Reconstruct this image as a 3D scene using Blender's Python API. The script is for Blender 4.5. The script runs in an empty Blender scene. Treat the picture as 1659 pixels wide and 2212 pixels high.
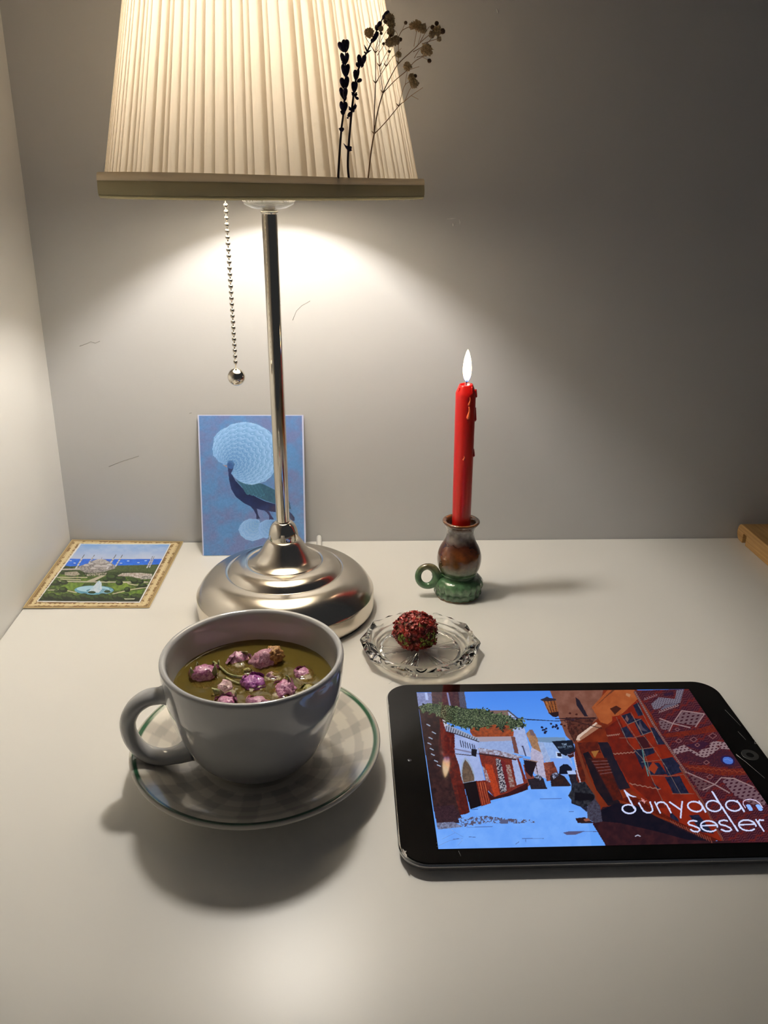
import bpy, bmesh, math, random
import numpy as np
from mathutils import Vector, Matrix, noise as mnoise
PI = math.pi
random.seed(7)
C = bpy.context.scene.collection
scn = bpy.context.scene

# ------------------------------------------------------------------ camera
CAM = np.array([0.2711, -0.7752, 0.3414])
PITCH, ROLL, YAW, FPX = 0.3795, 0.0166, 0.0607, 1765.83
W, H = 1659, 2212
fw = np.array([math.sin(YAW)*math.cos(PITCH), math.cos(YAW)*math.cos(PITCH), -math.sin(PITCH)])
rt = np.array([math.cos(YAW), -math.sin(YAW), 0.0])
up = np.cross(rt, fw)
r2 = rt*math.cos(ROLL)+up*math.sin(ROLL)
u2 = -rt*math.sin(ROLL)+up*math.cos(ROLL)
cam_d = bpy.data.cameras.new('camera'); cam = bpy.data.objects.new('camera', cam_d); C.objects.link(cam)
M = Matrix(((r2[0], u2[0], -fw[0], CAM[0]), (r2[1], u2[1], -fw[1], CAM[1]), (r2[2], u2[2], -fw[2], CAM[2]), (0, 0, 0, 1)))
cam.matrix_world = M
cam_d.sensor_fit = 'VERTICAL'; cam_d.sensor_height = 36.0; cam_d.lens = FPX/H*36.0
cam_d.clip_start = 0.01
scn.camera = cam
scn.view_settings.view_transform = 'Standard'; scn.view_settings.look = 'None'
scn.view_settings.gamma = 1; scn.view_settings.use_curve_mapping = False
scn.view_settings.exposure = 0.0

def ray(px, py):
    d = fw*FPX + r2*(px-W/2) - u2*(py-H/2)
    return d
def on_z(px, py, z=0.0):
    d = ray(px, py); return Vector(CAM + d*((z-CAM[2])/d[2]))
def on_y(px, py, y=0.0):
    d = ray(px, py); return Vector(CAM + d*((y-CAM[1])/d[1]))

# ------------------------------------------------------------------ object helpers
def tag(o, label=None, cat=None, group=None, kind=None):
    if label: o['label'] = label
    if cat: o['category'] = cat
    if group: o['group'] = group
    if kind: o['kind'] = kind
    return o
def empty(name, loc=(0, 0, 0), rot=(0, 0, 0)):
    o = bpy.data.objects.new(name, None); C.objects.link(o)
    o.location = loc; o.rotation_euler = rot; o.empty_display_size = .01
    return o
def smooth(me, flag=True):
    me.polygons.foreach_set('use_smooth', [flag]*len(me.polygons)); me.update()
def link_bm(name, bm, mat, parent=None, sm=True):
    me = bpy.data.meshes.new(name); bmesh.ops.recalc_face_normals(bm, faces=bm.faces) if bm.faces else None
    bm.to_mesh(me); bm.free(); smooth(me, sm)
    if isinstance(mat, (list, tuple)):
        for m in mat: me.materials.append(m)
    else: me.materials.append(mat)
    o = bpy.data.objects.new(name, me); C.objects.link(o)
    if parent: o.parent = parent
    return o
def link_py(name, vs, fs, mat, parent=None, sm=True):
    me = bpy.data.meshes.new(name); me.from_pydata([tuple(v) for v in vs], [], fs); smooth(me, sm)
    me.materials.append(mat)
    o = bpy.data.objects.new(name, me); C.objects.link(o)
    if parent: o.parent = parent
    return o
def dup(o, parent=None):
    c = o.copy(); C.objects.link(c); c.parent = parent
    for ch in list(o.children): dup(ch, c)
    return c
def add_box(bm, lo, hi, bevel=0.0):
    r = bmesh.ops.create_cube(bm, size=1.0)
    for v in r['verts']:
        v.co = Vector(((lo[i]+hi[i])/2 + v.co[i]*(hi[i]-lo[i]) for i in range(3)))
    if bevel:
        es = list({e for v in r['verts'] for e in v.link_edges})
        bmesh.ops.bevel(bm, geom=es, offset=bevel, segments=3, affect='EDGES', profile=.5)
def add_lathe(bm, prof, n=96, c=(0, 0), fn=None, cap0=True, cap1=True):
    rings = []
    for (r, z) in prof:
        ring = []
        if r < 1e-7:
            ring = [bm.verts.new((c[0], c[1], z))]
        else:
            for i in range(n):
                a = 2*PI*i/n
                rr = r if fn is None else fn(r, z, a)
                ring.append(bm.verts.new((c[0]+rr*math.cos(a), c[1]+rr*math.sin(a), z)))
        rings.append(ring)
    for a, b in zip(rings[:-1], rings[1:]):
        for i in range(n):
            j = (i+1) % n
            if len(a) == 1 and len(b) == 1: continue
            if len(a) == 1: bm.faces.new((a[0], b[i], b[j]))
            elif len(b) == 1: bm.faces.new((a[i], b[0], a[j]))
            else: bm.faces.new((a[i], b[i], b[j], a[j]))
    if cap0 and len(rings[0]) > 1: bm.faces.new(rings[0])
    if cap1 and len(rings[-1]) > 1: bm.faces.new(rings[-1][::-1])
def add_tube(bm, pts, rads, n=8, caps=True):
    pts = [Vector(p) for p in pts]
    if not hasattr(rads, '__len__'): rads = [rads]*len(pts)
    T = []
    for i in range(len(pts)):
        a = pts[max(0, i-1)]; b = pts[min(len(pts)-1, i+1)]
        T.append((b-a).normalized())
    ref = Vector((0, 1, 0)) if abs(T[0].y) < .9 else Vector((1, 0, 0))
    N = (ref - T[0]*ref.dot(T[0])).normalized()
    rings = []
    for p, t, r in zip(pts, T, rads):
        N = (N - t*N.dot(t)).normalized(); B = t.cross(N)
        rings.append([bm.verts.new(p + (N*math.cos(2*PI*k/n)+B*math.sin(2*PI*k/n))*r) for k in range(n)])
    for a, b in zip(rings[:-1], rings[1:]):
        for i in range(n):
            j = (i+1) % n; bm.faces.new((a[i], a[j], b[j], b[i]))
    if caps:
        bm.faces.new(rings[0][::-1]); bm.faces.new(rings[-1])
def spline(pts, m=6):
    P = [Vector(p) for p in pts]; out = []
    for i in range(len(P)-1):
        p0 = P[max(0, i-1)]; p1 = P[i]; p2 = P[i+1]; p3 = P[min(len(P)-1, i+2)]
        for k in range(m):
            t = k/m
            out.append(.5*((2*p1)+(p2-p0)*t+(2*p0-5*p1+4*p2-p3)*t*t+(3*p1-p0-3*p2+p3)*t**3))
    out.append(P[-1]); return out
def smooth_prof(pts, m=5):
    q = spline([(a, 0, b) for a, b in pts], m); return [(max(p.x, 0), p.z) for p in q]

# ------------------------------------------------------------------ materials
def lin(c):
    c = np.asarray(c, float)
    return np.where(c <= .04045, c/12.92, ((c+.055)/1.055)**2.4)
def rgb(r, g, b): return tuple(float(x) for x in lin(np.array([r, g, b])/255.0))+(1.0,)
def mat(name, col=(.8, .8, .8, 1), rough=.5, metal=0.0, **kw):
    m = bpy.data.materials.new(name); m.use_nodes = True
    b = m.node_tree.nodes['Principled BSDF']
    b.inputs['Base Color'].default_value = col
    b.inputs['Roughness'].default_value = rough; b.inputs['Metallic'].default_value = metal
    for k, v in kw.items():
        b.inputs[k.replace('_', ' ')].default_value = v
    return m
def nd(m, t, **kw):
    n = m.node_tree.nodes.new(t)
    for k, v in kw.items(): setattr(n, k, v)
    return n
def ln(m, a, b): m.node_tree.links.new(a, b)
def bsdf(m): return m.node_tree.nodes['Principled BSDF']
def noise_color(m, c1, c2, scale, detail=4, lo=.35, hi=.65, vec=None, dist=0.0):
    tc = nd(m, 'ShaderNodeTexCoord'); mp = nd(m, 'ShaderNodeMapping'); nz = nd(m, 'ShaderNodeTexNoise'); cr = nd(m, 'ShaderNodeValToRGB')
    ln(m, tc.outputs['Object'], mp.inputs['Vector']); ln(m, mp.outputs[0], nz.inputs['Vector']); ln(m, nz.outputs['Fac'], cr.inputs[0])
    if vec: mp.inputs['Scale'].default_value = vec
    nz.inputs['Scale'].default_value = scale; nz.inputs['Detail'].default_value = detail; nz.inputs['Distortion'].default_value = dist
    cr.color_ramp.elements[0].position = lo; cr.color_ramp.elements[1].position = hi
    cr.color_ramp.elements[0].color = c1; cr.color_ramp.elements[1].color = c2
    ln(m, cr.outputs[0], bsdf(m).inputs['Base Color'])
    return nz, cr
def bump(m, scale, strength, dist=.001, detail=3, vec=None):
    tc = nd(m, 'ShaderNodeTexCoord'); mp = nd(m, 'ShaderNodeMapping'); nz = nd(m, 'ShaderNodeTexNoise'); bp = nd(m, 'ShaderNodeBump')
    ln(m, tc.outputs['Object'], mp.inputs['Vector']); ln(m, mp.outputs[0], nz.inputs['Vector'])
    if vec: mp.inputs['Scale'].default_value = vec
    nz.inputs['Scale'].default_value = scale; nz.inputs['Detail'].default_value = detail
    bp.inputs['Strength'].default_value = strength; bp.inputs['Distance'].default_value = dist
    ln(m, nz.outputs['Fac'], bp.inputs['Height']); ln(m, bp.outputs[0], bsdf(m).inputs['Normal'])
    return bp

WALL = mat('painted_wall', (.50, .50, .505, 1), .55, Specular_IOR_Level=.3)
bump(WALL, 260, .12, .0006, 3)
PANEL = mat('white_panel', (.70, .69, .665, 1), .42)
bump(PANEL, 400, .05, .0003, 2)
DESK = mat('white_desk_top', (.82, .80, .75, 1), .34, Specular_IOR_Level=.45)
bump(DESK, 900, .06, .0002, 2)
FLOOR = mat('floorboards', (.18, .12, .08, 1), .5)
noise_color(FLOOR, (.14, .09, .05, 1), (.22, .15, .09, 1), 6, 5, vec=(1, 8, 1))
NICKEL = mat('brushed_nickel', (.66, .61, .53, 1), .2, 1.0, Anisotropic=.5)
bump(NICKEL, 900, .03, .0002, 2, vec=(.2, .2, 6))
POLISH = mat('polished_nickel', (.72, .67, .58, 1), .07, 1.0)
BLACKR = mat('black_rubber', (.01, .01, .01, 1), .6)
CLEARP = mat('clear_plastic', (.95, .95, .92, 1), .12, 0, Transmission_Weight=.9, IOR=1.45)
WHITEP = mat('white_plastic', (.8, .79, .76, 1), .35)
SCUFF = mat('scuffed_paint', (.28, .27, .25, 1), .8)
SCUFFW = mat('chipped_paint', (.8, .79, .77, 1), .7)

# ------------------------------------------------------------------ setting
def box_obj(name, lo, hi, m, parent=None, bevel=0):
    bm = bmesh.new(); add_box(bm, lo, hi, bevel); return link_bm(name, bm, m, parent, sm=False)
wall_back = box_obj('wall_back', (-.06, 0, -.74), (1.9, .06, 1.6), WALL); tag(wall_back, kind='structure')
wall_left = box_obj('wall_left', (-.06, -.95, -.74), (0, 0, 1.6), PANEL); wall_left.rotation_euler = (0, .006, 0); tag(wall_left, kind='structure')
floor = box_obj('floor', (-.06, -2.2, -.80), (1.9, .06, -.74), FLOOR); tag(floor, kind='structure')
bm = bmesh.new()
for a, b, r in [((965, 473), (985, 471), .0004), ((978, 482), (979, 489), .0008), ((992, 474), (993, 485), .0003), ((1072, 18), (1075, 28), .0004)]:
    add_tube(bm, [on_y(*a, -.0002), on_y((a[0]+b[0])/2+1, (a[1]+b[1])/2, -.0003), on_y(*b, -.0002)], [r*.4, r, r*.3], 5)
link_bm('chipped_paint', bm, SCUFFW, wall_back)
bm = bmesh.new()
for pl in [[(172, 748), (188, 742), (196, 738), (206, 741), (216, 737)], [(632, 692), (640, 672), (652, 660), (670, 650)], [(235, 1008), (262, 997), (300, 985)], [(409, 893), (414, 892)]]:
    add_tube(bm, [on_y(*p, -.0001) for p in pl], .00022, 4)
link_bm('hairline_scratch', bm, SCUFF, wall_back)

desk = empty('desk', (0.65, -.4, -.74))
tag(desk, 'white desk with a smooth satin top, pushed into the corner under everything', 'desk')
def under(o, p):
    o.parent = p; o.matrix_parent_inverse = Matrix.Translation(-Vector(p.location)); return o
d1 = box_obj('desk_top', (.0008, -.80, -.030), (1.30, -.0005, 0), DESK, None, .0012); under(d1, desk)
for x in (.03, 1.22):
    for y in (-.77, -.06):
        under(box_obj('leg', (x, y, -.74), (x+.045, y+.045, -.0302), DESK, None, .002), desk)

# bamboo board at right
BAM = mat('bamboo', (.5, .3, .12, 1), .45)
tc = nd(BAM, 'ShaderNodeTexCoord'); mp = nd(BAM, 'ShaderNodeMapping'); nz = nd(BAM, 'ShaderNodeTexNoise'); cr = nd(BAM, 'ShaderNodeValToRGB')
mp.inputs['Scale'].default_value = (60, 3, 120); nz.inputs['Scale'].default_value = 6; nz.inputs['Detail'].default_value = 4
ln(BAM, tc.outputs['Object'], mp.inputs[0]); ln(BAM, mp.outputs[0], nz.inputs['Vector']); ln(BAM, nz.outputs[0], cr.inputs[0]); ln(BAM, cr.outputs[0], bsdf(BAM).inputs['Base Color'])
cr.color_ramp.elements[0].position = .3; cr.color_ramp.elements[1].position = .7
cr.color_ramp.elements[0].color = (.40, .22, .07, 1); cr.color_ramp.elements[1].color = (.60, .37, .15, 1)
def bamboo():
    t = .0185; y0 = -.48; yb = -.001
    out = [(y0, 0), (y0, t)]
    for k in range(13):
        a = PI/2 - PI*k/12*.93
        out.append((yb-.0075+.0078*math.cos(a), .0093+.0092*math.sin(a)))
    out += [(yb-.012, 0), (-.0140, 0), (-.0140, .0098), (-.0146, .0105), (-.0204, .0105), (-.0210, .0098), (-.0210, 0)]
    bm = bmesh.new()
    f = bm.faces.new([bm.verts.new((.693, y, z)) for y, z in out])
    r = bmesh.ops.extrude_face_region(bm, geom=[f])
    for v in r['geom']:
        if isinstance(v, bmesh.types.BMVert): v.co.x = 1.0
    for v in bm.verts: v.co.x += .0045*(-v.co.y)/.05*0.9 if False else 0
    o = link_bm('wooden_tray_board', bm, BAM, None, sm=False)
    bv = o.modifiers.new('b', 'BEVEL'); bv.width = .0006; bv.segments = 2; bv.limit_method = 'ANGLE'
    tag(o, 'light bamboo board with rounded end and small notch, at the right edge of the desk', 'board')
bamboo()

# ------------------------------------------------------------------ picture painter (flat prints and the screen)
def homog(src, dst):
    A = []
    for (x, y), (u, v) in zip(src, dst):
        A.append([x, y, 1, 0, 0, 0, -u*x, -u*y, -u]); A.append([0, 0, 0, x, y, 1, -v*x, -v*y, -v])
    return np.linalg.svd(np.array(A, float))[2][-1].reshape(3, 3)
def vnoise(x, y, seed=0):
    xi = np.floor(x).astype(np.int64); yi = np.floor(y).astype(np.int64); fx = x-xi; fy = y-yi
    def h(a, b):
        n = (a*374761393 + b*668265263 + seed*1442695041) & 0xffffffff
        n = ((n ^ (n >> 13))*1274126177) & 0xffffffff
        return ((n ^ (n >> 16)) & 0xffff)/65535.0
    fx = fx*fx*(3-2*fx); fy = fy*fy*(3-2*fy)
    return (h(xi, yi)*(1-fx)+h(xi+1, yi)*fx)*(1-fy)+(h(xi, yi+1)*(1-fx)+h(xi+1, yi+1)*fx)*fy
def fbm(x, y, s, seed=0, o=4):
    v = 0; a = .5; t = 0
    for k in range(o):
        v = v+a*vnoise(x*s, y*s, seed+k); t += a; a *= .55; s *= 2.1
    return v/t
class Canvas:
    def __init__(s, corners, nx, ny):
        s.nx, s.ny = nx, ny
        u, v = np.meshgrid(np.linspace(0, 1, nx), np.linspace(0, 1, ny))
        s.u, s.v = u.ravel(), v.ravel()
        Hm = homog([(0, 0), (1, 0), (1, 1), (0, 1)], corners)
        q = Hm @ np.array([s.u, s.v, np.ones_like(s.u)])
        s.X, s.Y = q[0]/q[2], q[1]/q[2]
        s.c = np.zeros((s.u.size, 3)); s.T = (0, 0, 1.0)
    def tr(s, pts): return [(s.T[0]+x*s.T[2], s.T[1]+y*s.T[2]) for x, y in pts]
    def mask(s, pts, raw=False):
        p = pts if raw else s.tr(pts)
        xs = [a[0] for a in p]; ys = [a[1] for a in p]
        idx = np.nonzero((s.X >= min(xs)) & (s.X <= max(xs)) & (s.Y >= min(ys)) & (s.Y <= max(ys)))[0]
        X, Y = s.X[idx], s.Y[idx]; ins = np.zeros(len(idx), bool)
        n = len(p)
        for i in range(n):
            x1, y1 = p[i]; x2, y2 = p[(i+1) % n]
            if y1 == y2: continue
            c = ((y1 > Y) != (y2 > Y)) & (X < (x2-x1)*(Y-y1)/(y2-y1)+x1)
            ins ^= c
        return idx[ins]
    def put(s, idx, col, col2=None, ns=.3, seed=0, a=1.0, thr=None):
        col = np.array(col, float)/255
        if col2 is not None:
            n = fbm(s.X[idx], s.Y[idx], ns, seed)[:, None]
            n = np.clip((n-.3)/.4, 0, 1) if thr is None else (n > thr).astype(float)
            col = col*(1-n)+np.array(col2, float)/255*n
        s.c[idx] = s.c[idx]*(1-a)+col*a
    def poly(s, pts, col, col2=None, ns=.3, seed=0, a=1.0, thr=None): s.put(s.mask(pts), col, col2, ns, seed, a, thr)
    def ell(s, cx, cy, rx, ry, col, rot=0, **k):
        s.poly([(cx+rx*math.cos(t)*math.cos(rot)-ry*math.sin(t)*math.sin(rot), cy+rx*math.cos(t)*math.sin(rot)+ry*math.sin(t)*math.cos(rot)) for t in np.linspace(0, 2*PI, 24, endpoint=False)], col, **k)
    def line(s, pts, w, col, a=1.0):
        p = s.tr(pts); w = w*s.T[2]/2; hit = []
        for (x1, y1), (x2, y2) in zip(p[:-1], p[1:]):
            idx = np.nonzero((s.X >= min(x1, x2)-w) & (s.X <= max(x1, x2)+w) & (s.Y >= min(y1, y2)-w) & (s.Y <= max(y1, y2)+w))[0]
            dx, dy = x2-x1, y2-y1; L = dx*dx+dy*dy+1e-9
            t = np.clip(((s.X[idx]-x1)*dx+(s.Y[idx]-y1)*dy)/L, 0, 1)
            d = np.hypot(s.X[idx]-x1-t*dx, s.Y[idx]-y1-t*dy)
            hit.append(idx[d < w])
        if hit: s.put(np.unique(np.concatenate(hit)), col, a=a)
    def arc(s, cx, cy, rx, ry, a0, a1, w, col, rot=0):
        s.line([(cx+rx*math.cos(t)*math.cos(rot)-ry*math.sin(t)*math.sin(rot), cy+rx*math.cos(t)*math.sin(rot)+ry*math.sin(t)*math.cos(rot)) for t in np.linspace(a0, a1, 20)], w, col)
    def mesh(s, name, fn, m, parent=None, gain=1.0, floorc=0.0):
        """fn(u, v) -> local xyz arrays"""
        P = fn(s.u, s.v)
        nx, ny = s.nx, s.ny
        me = bpy.data.meshes.new(name)
        me.vertices.add(nx*ny); me.vertices.foreach_set('co', np.stack(P, 1).astype(np.float32).ravel())
        i = (np.arange(ny-1)[:, None]*nx+np.arange(nx-1)[None]).ravel()
        q = np.stack([i+nx, i+nx+1, i+1, i], 1).astype(np.int32)
        me.loops.add(q.size); me.loops.foreach_set('vertex_index', q.ravel())
        me.polygons.add(len(q)); me.polygons.foreach_set('loop_start', np.arange(0, q.size, 4, dtype=np.int32))
        me.polygons.foreach_set('loop_total', np.full(len(q), 4, dtype=np.int32))
        me.update(calc_edges=True); me.validate()
        ca = me.color_attributes.new('print', 'FLOAT_COLOR', 'POINT')
        L = np.clip(lin(np.clip(s.c, 0, 1))*gain+floorc, 0, 1)
        ca.data.foreach_set('color', np.concatenate([L, np.ones((len(L), 1))], 1).astype(np.float32).ravel())
        smooth(me); me.materials.append(m)
        o = bpy.data.objects.new(name, me); C.objects.link(o)
        if parent: o.parent = parent
        return o
def attr_mat(name, rough=.4, emit=None, **kw):
    m = mat(name, (0, 0, 0, 1), rough, **kw); m.node_tree.nodes['Principled BSDF'].inputs['Specular IOR Level'].default_value = .3 if emit else .45; a = nd(m, 'ShaderNodeAttribute'); a.attribute_name = 'print'
    if emit is None: ln(m, a.outputs['Color'], bsdf(m).inputs['Base Color'])
    else:
        ln(m, a.outputs['Color'], bsdf(m).inputs['Emission Color']); bsdf(m).inputs['Emission Strength'].default_value = emit
    return m

# ------------------------------------------------------------------ tablet
def tablet():
    TA = -0.0111; TX, TY = 0.3261, -0.2855      # top left corner of the lit screen
    SW, SH = .197, .1478; BX, BY = .0215, .0108; ZT = .0075
    t = empty('tablet', (TX, TY, 0), (0, 0, TA))
    tag(t, 'black framed tablet lying on the desk, playing a sunny old town street', 'tablet')
    ALU = mat('tablet_aluminium', (.33, .33, .34, 1), .3, 1.0)
    BEZ = mat('black_glass', (.003, .003, .003, 1), .03, Specular_IOR_Level=.28)
    CH = mat('polished_chamfer', (.6, .6, .6, 1), .12, 1.0)
    x0, x1, y0, y1 = -BX, SW+BX, -SH-BY, BY
    def rr(ins, rad, z, n=12):
        R_ = max(rad-ins, .001); out = []
        for cx, cy, a0 in ((x1-ins-R_, y1-ins-R_, 0), (x0+ins+R_, y1-ins-R_, PI/2), (x0+ins+R_, y0+ins+R_, PI), (x1-ins-R_, y0+ins+R_, 1.5*PI)):
            for k in range(n+1):
                a = a0+PI/2*k/n; out.append((cx+R_*math.cos(a), cy+R_*math.sin(a), z))
        return out
    def stack(name, secs, m, cap=(True, True)):
        bm = bmesh.new(); rings = [[bm.verts.new(p) for p in rr(i, .0165, z)] for i, z in secs]
        n = len(rings[0])
        for a, b in zip(rings[:-1], rings[1:]):
            for i in range(n): bm.faces.new((a[i], a[(i+1) % n], b[(i+1) % n], b[i]))
        if cap[0]: bm.faces.new(rings[0][::-1])
        if cap[1]: bm.faces.new(rings[-1])
        o = link_bm(name, bm, m, t, sm=False); return o
    b = stack('body', [(.0075, .0002), (.0035, .0008), (.0012, .0022), (.0002, .0040), (0, .0055), (0, .0062)], ALU); smooth(b.data)
    stack('chamfer', [(0, .00615), (.0005, .0070), (.0012, .0070)], CH, (False, True))
    stack('glass_front', [(.0009, .0066), (.0009, .00735), (.0012, ZT)], BEZ)
    # home button and front camera
    HB = mat('button_ring', (.05, .05, .05, 1), .25, .3)
    bm = bmesh.new(); add_lathe(bm, [(.0054, ZT-.0002), (.0054, ZT+.00006), (.0050, ZT+.00010), (.0046, ZT+.00002), (.0001, ZT-.00002)], 48, (SW+BX/2, -SH/2+.0003)); link_bm('home_button', bm, HB, t)
    LN = mat('camera_lens', (.08, .08, .09, 1), .1, .5)
    bm = bmesh.new(); add_lathe(bm, [(.0014, ZT-.0001), (.0013, ZT+.00005), (.0001, ZT+.00006)], 20, (-BX/2+.0005, -SH/2+.0005)); link_bm('front_camera', bm, LN, t)
    # cracks in the glass
    CK = mat('glass_crack', (.75, .75, .75, 1), .3)
    inv = Matrix.Translation((TX, TY, 0)) @ Matrix.Rotation(TA, 4, 'Z'); inv = inv.inverted()
    L = lambda px, py: inv @ on_z(px, py, ZT+.00022)
    z9 = lambda x, y: (820+x/5.925, 1780+y/5.925)
    for pl, r in [([z9(800, -10), z9(960, 105), z9(1070, 165)], .00007), ([z9(800, 195), z9(965, 112)], .00007), ([z9(730, 290), z9(900, 210), z9(1065, 183)], .00008), ([z9(1010, 345), z9(1040, 410)], .00007), ([z9(725, 245), z9(750, 237)], .0001), ([z9(1000, 275), z9(1060, 205)], .00006),
                  ([(1591, 1631), (1610, 1645), (1652, 1681)], .00014), ([(1566, 1533), (1600, 1568)], .00006), ([(1594, 1580), (1611, 1598)], .00006), ([(1590, 1629), (1600, 1637)], .00018), ([(1625, 1593), (1631, 1600), (1630, 1606), (1640, 1607)], .00012), ([(1633, 1594), (1640, 1605)], .00012), ([(840, 1477), (846, 1473), (851, 1472)], .0002)]:
        bm = bmesh.new(); add_tube(bm, [L(*p) for p in pl], r*.75, 4); link_bm('glass_crack', bm, CK, t)
    CHIP = mat('chipped_glass', (.5, .48, .47, 1), .15, .4)
    bm = bmesh.new()
    bm.faces.new([bm.verts.new(L(*p)) for p in [z9(290, 310), z9(306, 370), z9(335, 425), z9(352, 432), z9(350, 395), z9(333, 372), z9(345, 342), z9(322, 345)]])
    link_bm('chipped_corner', bm, CHIP, t, sm=False)

    # ---- the picture on the screen
    cv = Canvas([(900, 1493), (1490, 1486.5), (1709, 1819), (948, 1838)], 660, 500)
    T1 = (820, 1440, .5057); T5 = (860, 1460, .2411); T6 = (1140, 1470, .31284); T7 = (1370, 1480, .1742); TL = (1320, 1690, .2043); TS = (1170, 1580, .06028)
    g = np.clip((cv.Y-1490)/120, 0, 1)[:, None]
    cv.c[:] = (np.array([70, 132, 232])*(1-g)+np.array([100, 160, 245])*g)/255
    cv.T = T5; P = cv.poly
    P([(1250, 550), (1500, 550), (1520, 600), (1590, 860), (1370, 820), (1330, 650)], (135, 165, 220), (150, 180, 228))
    P([(1250, 550), (1500, 548), (1510, 575), (1400, 600), (1270, 590)], (110, 140, 175))
    P([(1370, 740), (1530, 740), (1620, 870), (1450, 930), (1400, 830)], (120, 160, 235))
    P([(1450, 885), (1455, 820), (1490, 792), (1530, 795), (1565, 830), (1570, 880)], (18, 20, 38))
    P([(1420, 680), (1475, 690), (1478, 740), (1430, 735)], (190, 210, 245)); P([(1432, 690), (1470, 693), (1473, 725), (1438, 722)], (28, 24, 38))
    P([(1155, 515), (1190, 478), (1240, 520), (1310, 700), (1210, 645)], (165, 125, 95), (140, 105, 80))
    P([(1180, 480), (1215, 480), (1240, 540), (1200, 530)], (110, 90, 95))
    P([(1200, 640), (1305, 695), (1340, 930), (1230, 880), (1195, 760)], (185, 180, 205), (165, 160, 190))
    P([(1260, 590), (1310, 600), (1380, 770), (1330, 780), (1290, 680)], (160, 180, 220), (140, 160, 205))
    P([(1310, 780), (1400, 770), (1445, 880), (1440, 930), (1340, 950)], (150, 80, 60), (100, 50, 45))
    P([(1130, 800), (1150, 790), (1240, 930), (1170, 1000)], (120, 60, 50))
    P([(990, 300), (1080, 380), (1140, 460), (1205, 730), (1060, 700), (1040, 560), (1010, 440)], (165, 182, 225), (150, 165, 212))
    P([(1115, 625), (1130, 625), (1160, 720), (1145, 720)], (70, 70, 100))
    P([(650, 430), (800, 305), (990, 302), (1010, 420), (1045, 500), (1040, 545), (700, 575), (650, 500)], (165, 78, 42), (120, 58, 40), .25)
    P([(780, 306), (990, 302), (1000, 350), (800, 345)], (120, 95, 90))
    cv.line([(990, 302), (1085, 380)], 12, (75, 70, 80))
    P([(700, 545), (1045, 540), (1050, 585), (715, 600)], (160, 150, 165))
    P([(720, 590), (1025, 580), (1050, 700), (960, 690), (735, 650)], (150, 172, 218), (138, 158, 208))
    P([(1020, 540), (1055, 545), (1090, 700), (1050, 690)], (110, 70, 65))
    P([(165, 140), (320, 140), (330, 260), (185, 290)], (135, 145, 190), (110, 115, 160))
    P([(240, 140), (262, 140), (275, 210), (250, 205)], (170, 185, 230))
    P([(300, 130), (598, 130), (625, 300), (420, 280), (310, 250)], (62, 46, 55), (85, 60, 62))
    P([(545, 135), (598, 133), (622, 285), (560, 270)], (60, 58, 75), (90, 88, 110), 1.2)
    P([(440, 140), (455, 140), (480, 265), (462, 265)], (125, 130, 175))
    P([(180, 270), (420, 260), (445, 440), (450, 700), (500, 930), (560, 1180), (570, 1260), (320, 1190), (190, 300)], (40, 26, 30), (62, 38, 38), .15)
    P([(375, 380), (450, 430), (520, 520), (540, 700), (600, 1000), (645, 1250), (560, 1255), (470, 900), (400, 700)], (105, 38, 30), (70, 30, 30), .2)
    for a in ((270, 600), (290, 650), (300, 700), (280, 550), (330, 760), (355, 800), (260, 430), (310, 500)):
        cv.line([a, (a[0]+28, a[1]+14)], 9, (150, 165, 190))
    P([(510, 520), (735, 578), (725, 700), (780, 942), (590, 975), (550, 800), (515, 700)], (165, 182, 228), (148, 165, 215), .08)
    cv.line([(510, 655), (722, 700)], 12, (120, 120, 150)); cv.line([(520, 700), (660, 715)], 8, (70, 60, 70))
    for k in range(7): cv.line([(563+k*21, 578+k*7), (572+k*21, 636+k*4)], 8, (45, 50, 80))
    P([(420, 440), (445, 430), (742, 566), (728, 590), (520, 515), (430, 490)], (150, 160, 185))
    for k in range(14): cv.line([(440+k*21, 445+k*9), (432+k*21, 487+k*7)], 8, (60, 62, 80))
    cv.line([(430, 495), (530, 520), (730, 590)], 8, (45, 38, 50))
    P([(400, 385), (430, 400), (455, 440), (420, 450)], (190, 190, 205))
    P([(590, 972), (567, 900), (568, 850), (582, 775), (605, 732), (635, 758), (668, 815), (692, 890), (694, 945)], (150, 165, 190))
    P([(592, 965), (580, 900), (580, 850), (590, 785), (607, 752), (632, 780), (660, 830), (685, 900), (690, 945)], (110, 90, 75), (85, 70, 62))
    P([(590, 968), (715, 945), (760, 1170), (655, 1205)], (20, 14, 20))
    P([(530, 975), (592, 968), (652, 1245), (578, 1252)], (88, 28, 24), (65, 24, 24))
    P([(702, 950), (795, 940), (838, 1150), (752, 1178)], (128, 44, 30), (95, 32, 26))
    for k in range(4): cv.line([(722+k*20, 960), (765+k*20, 1165-k*4)], 5, (180, 90, 60))
    P([(663, 655), (715, 660), (705, 728), (663, 716)], (24, 22, 32))
    P([(730, 690), (1090, 740), (1170, 980), (1010, 1060), (880, 1110), (810, 1030)], (130, 50, 38), (95, 38, 34), .4)
    P([(780, 790), (850, 800), (920, 1070), (872, 1092), (810, 900)], (185, 70, 36), (150, 52, 32), .6)
    P([(755, 800), (800, 850), (835, 960), (800, 950)], (180, 170, 180), (120, 70, 70), .5)
    P([(880, 740), (925, 750), (985, 1040), (925, 1058)], (170, 165, 175), (35, 30, 45), .55, thr=.5)
    P([(960, 800), (1010, 800), (1055, 1000), (1010, 1005)], (165, 155, 150), (120, 60, 55), .5)
    P([(925, 760), (965, 770), (1010, 1010), (985, 1030)], (120, 35, 40), (90, 30, 35), .6)
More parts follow.
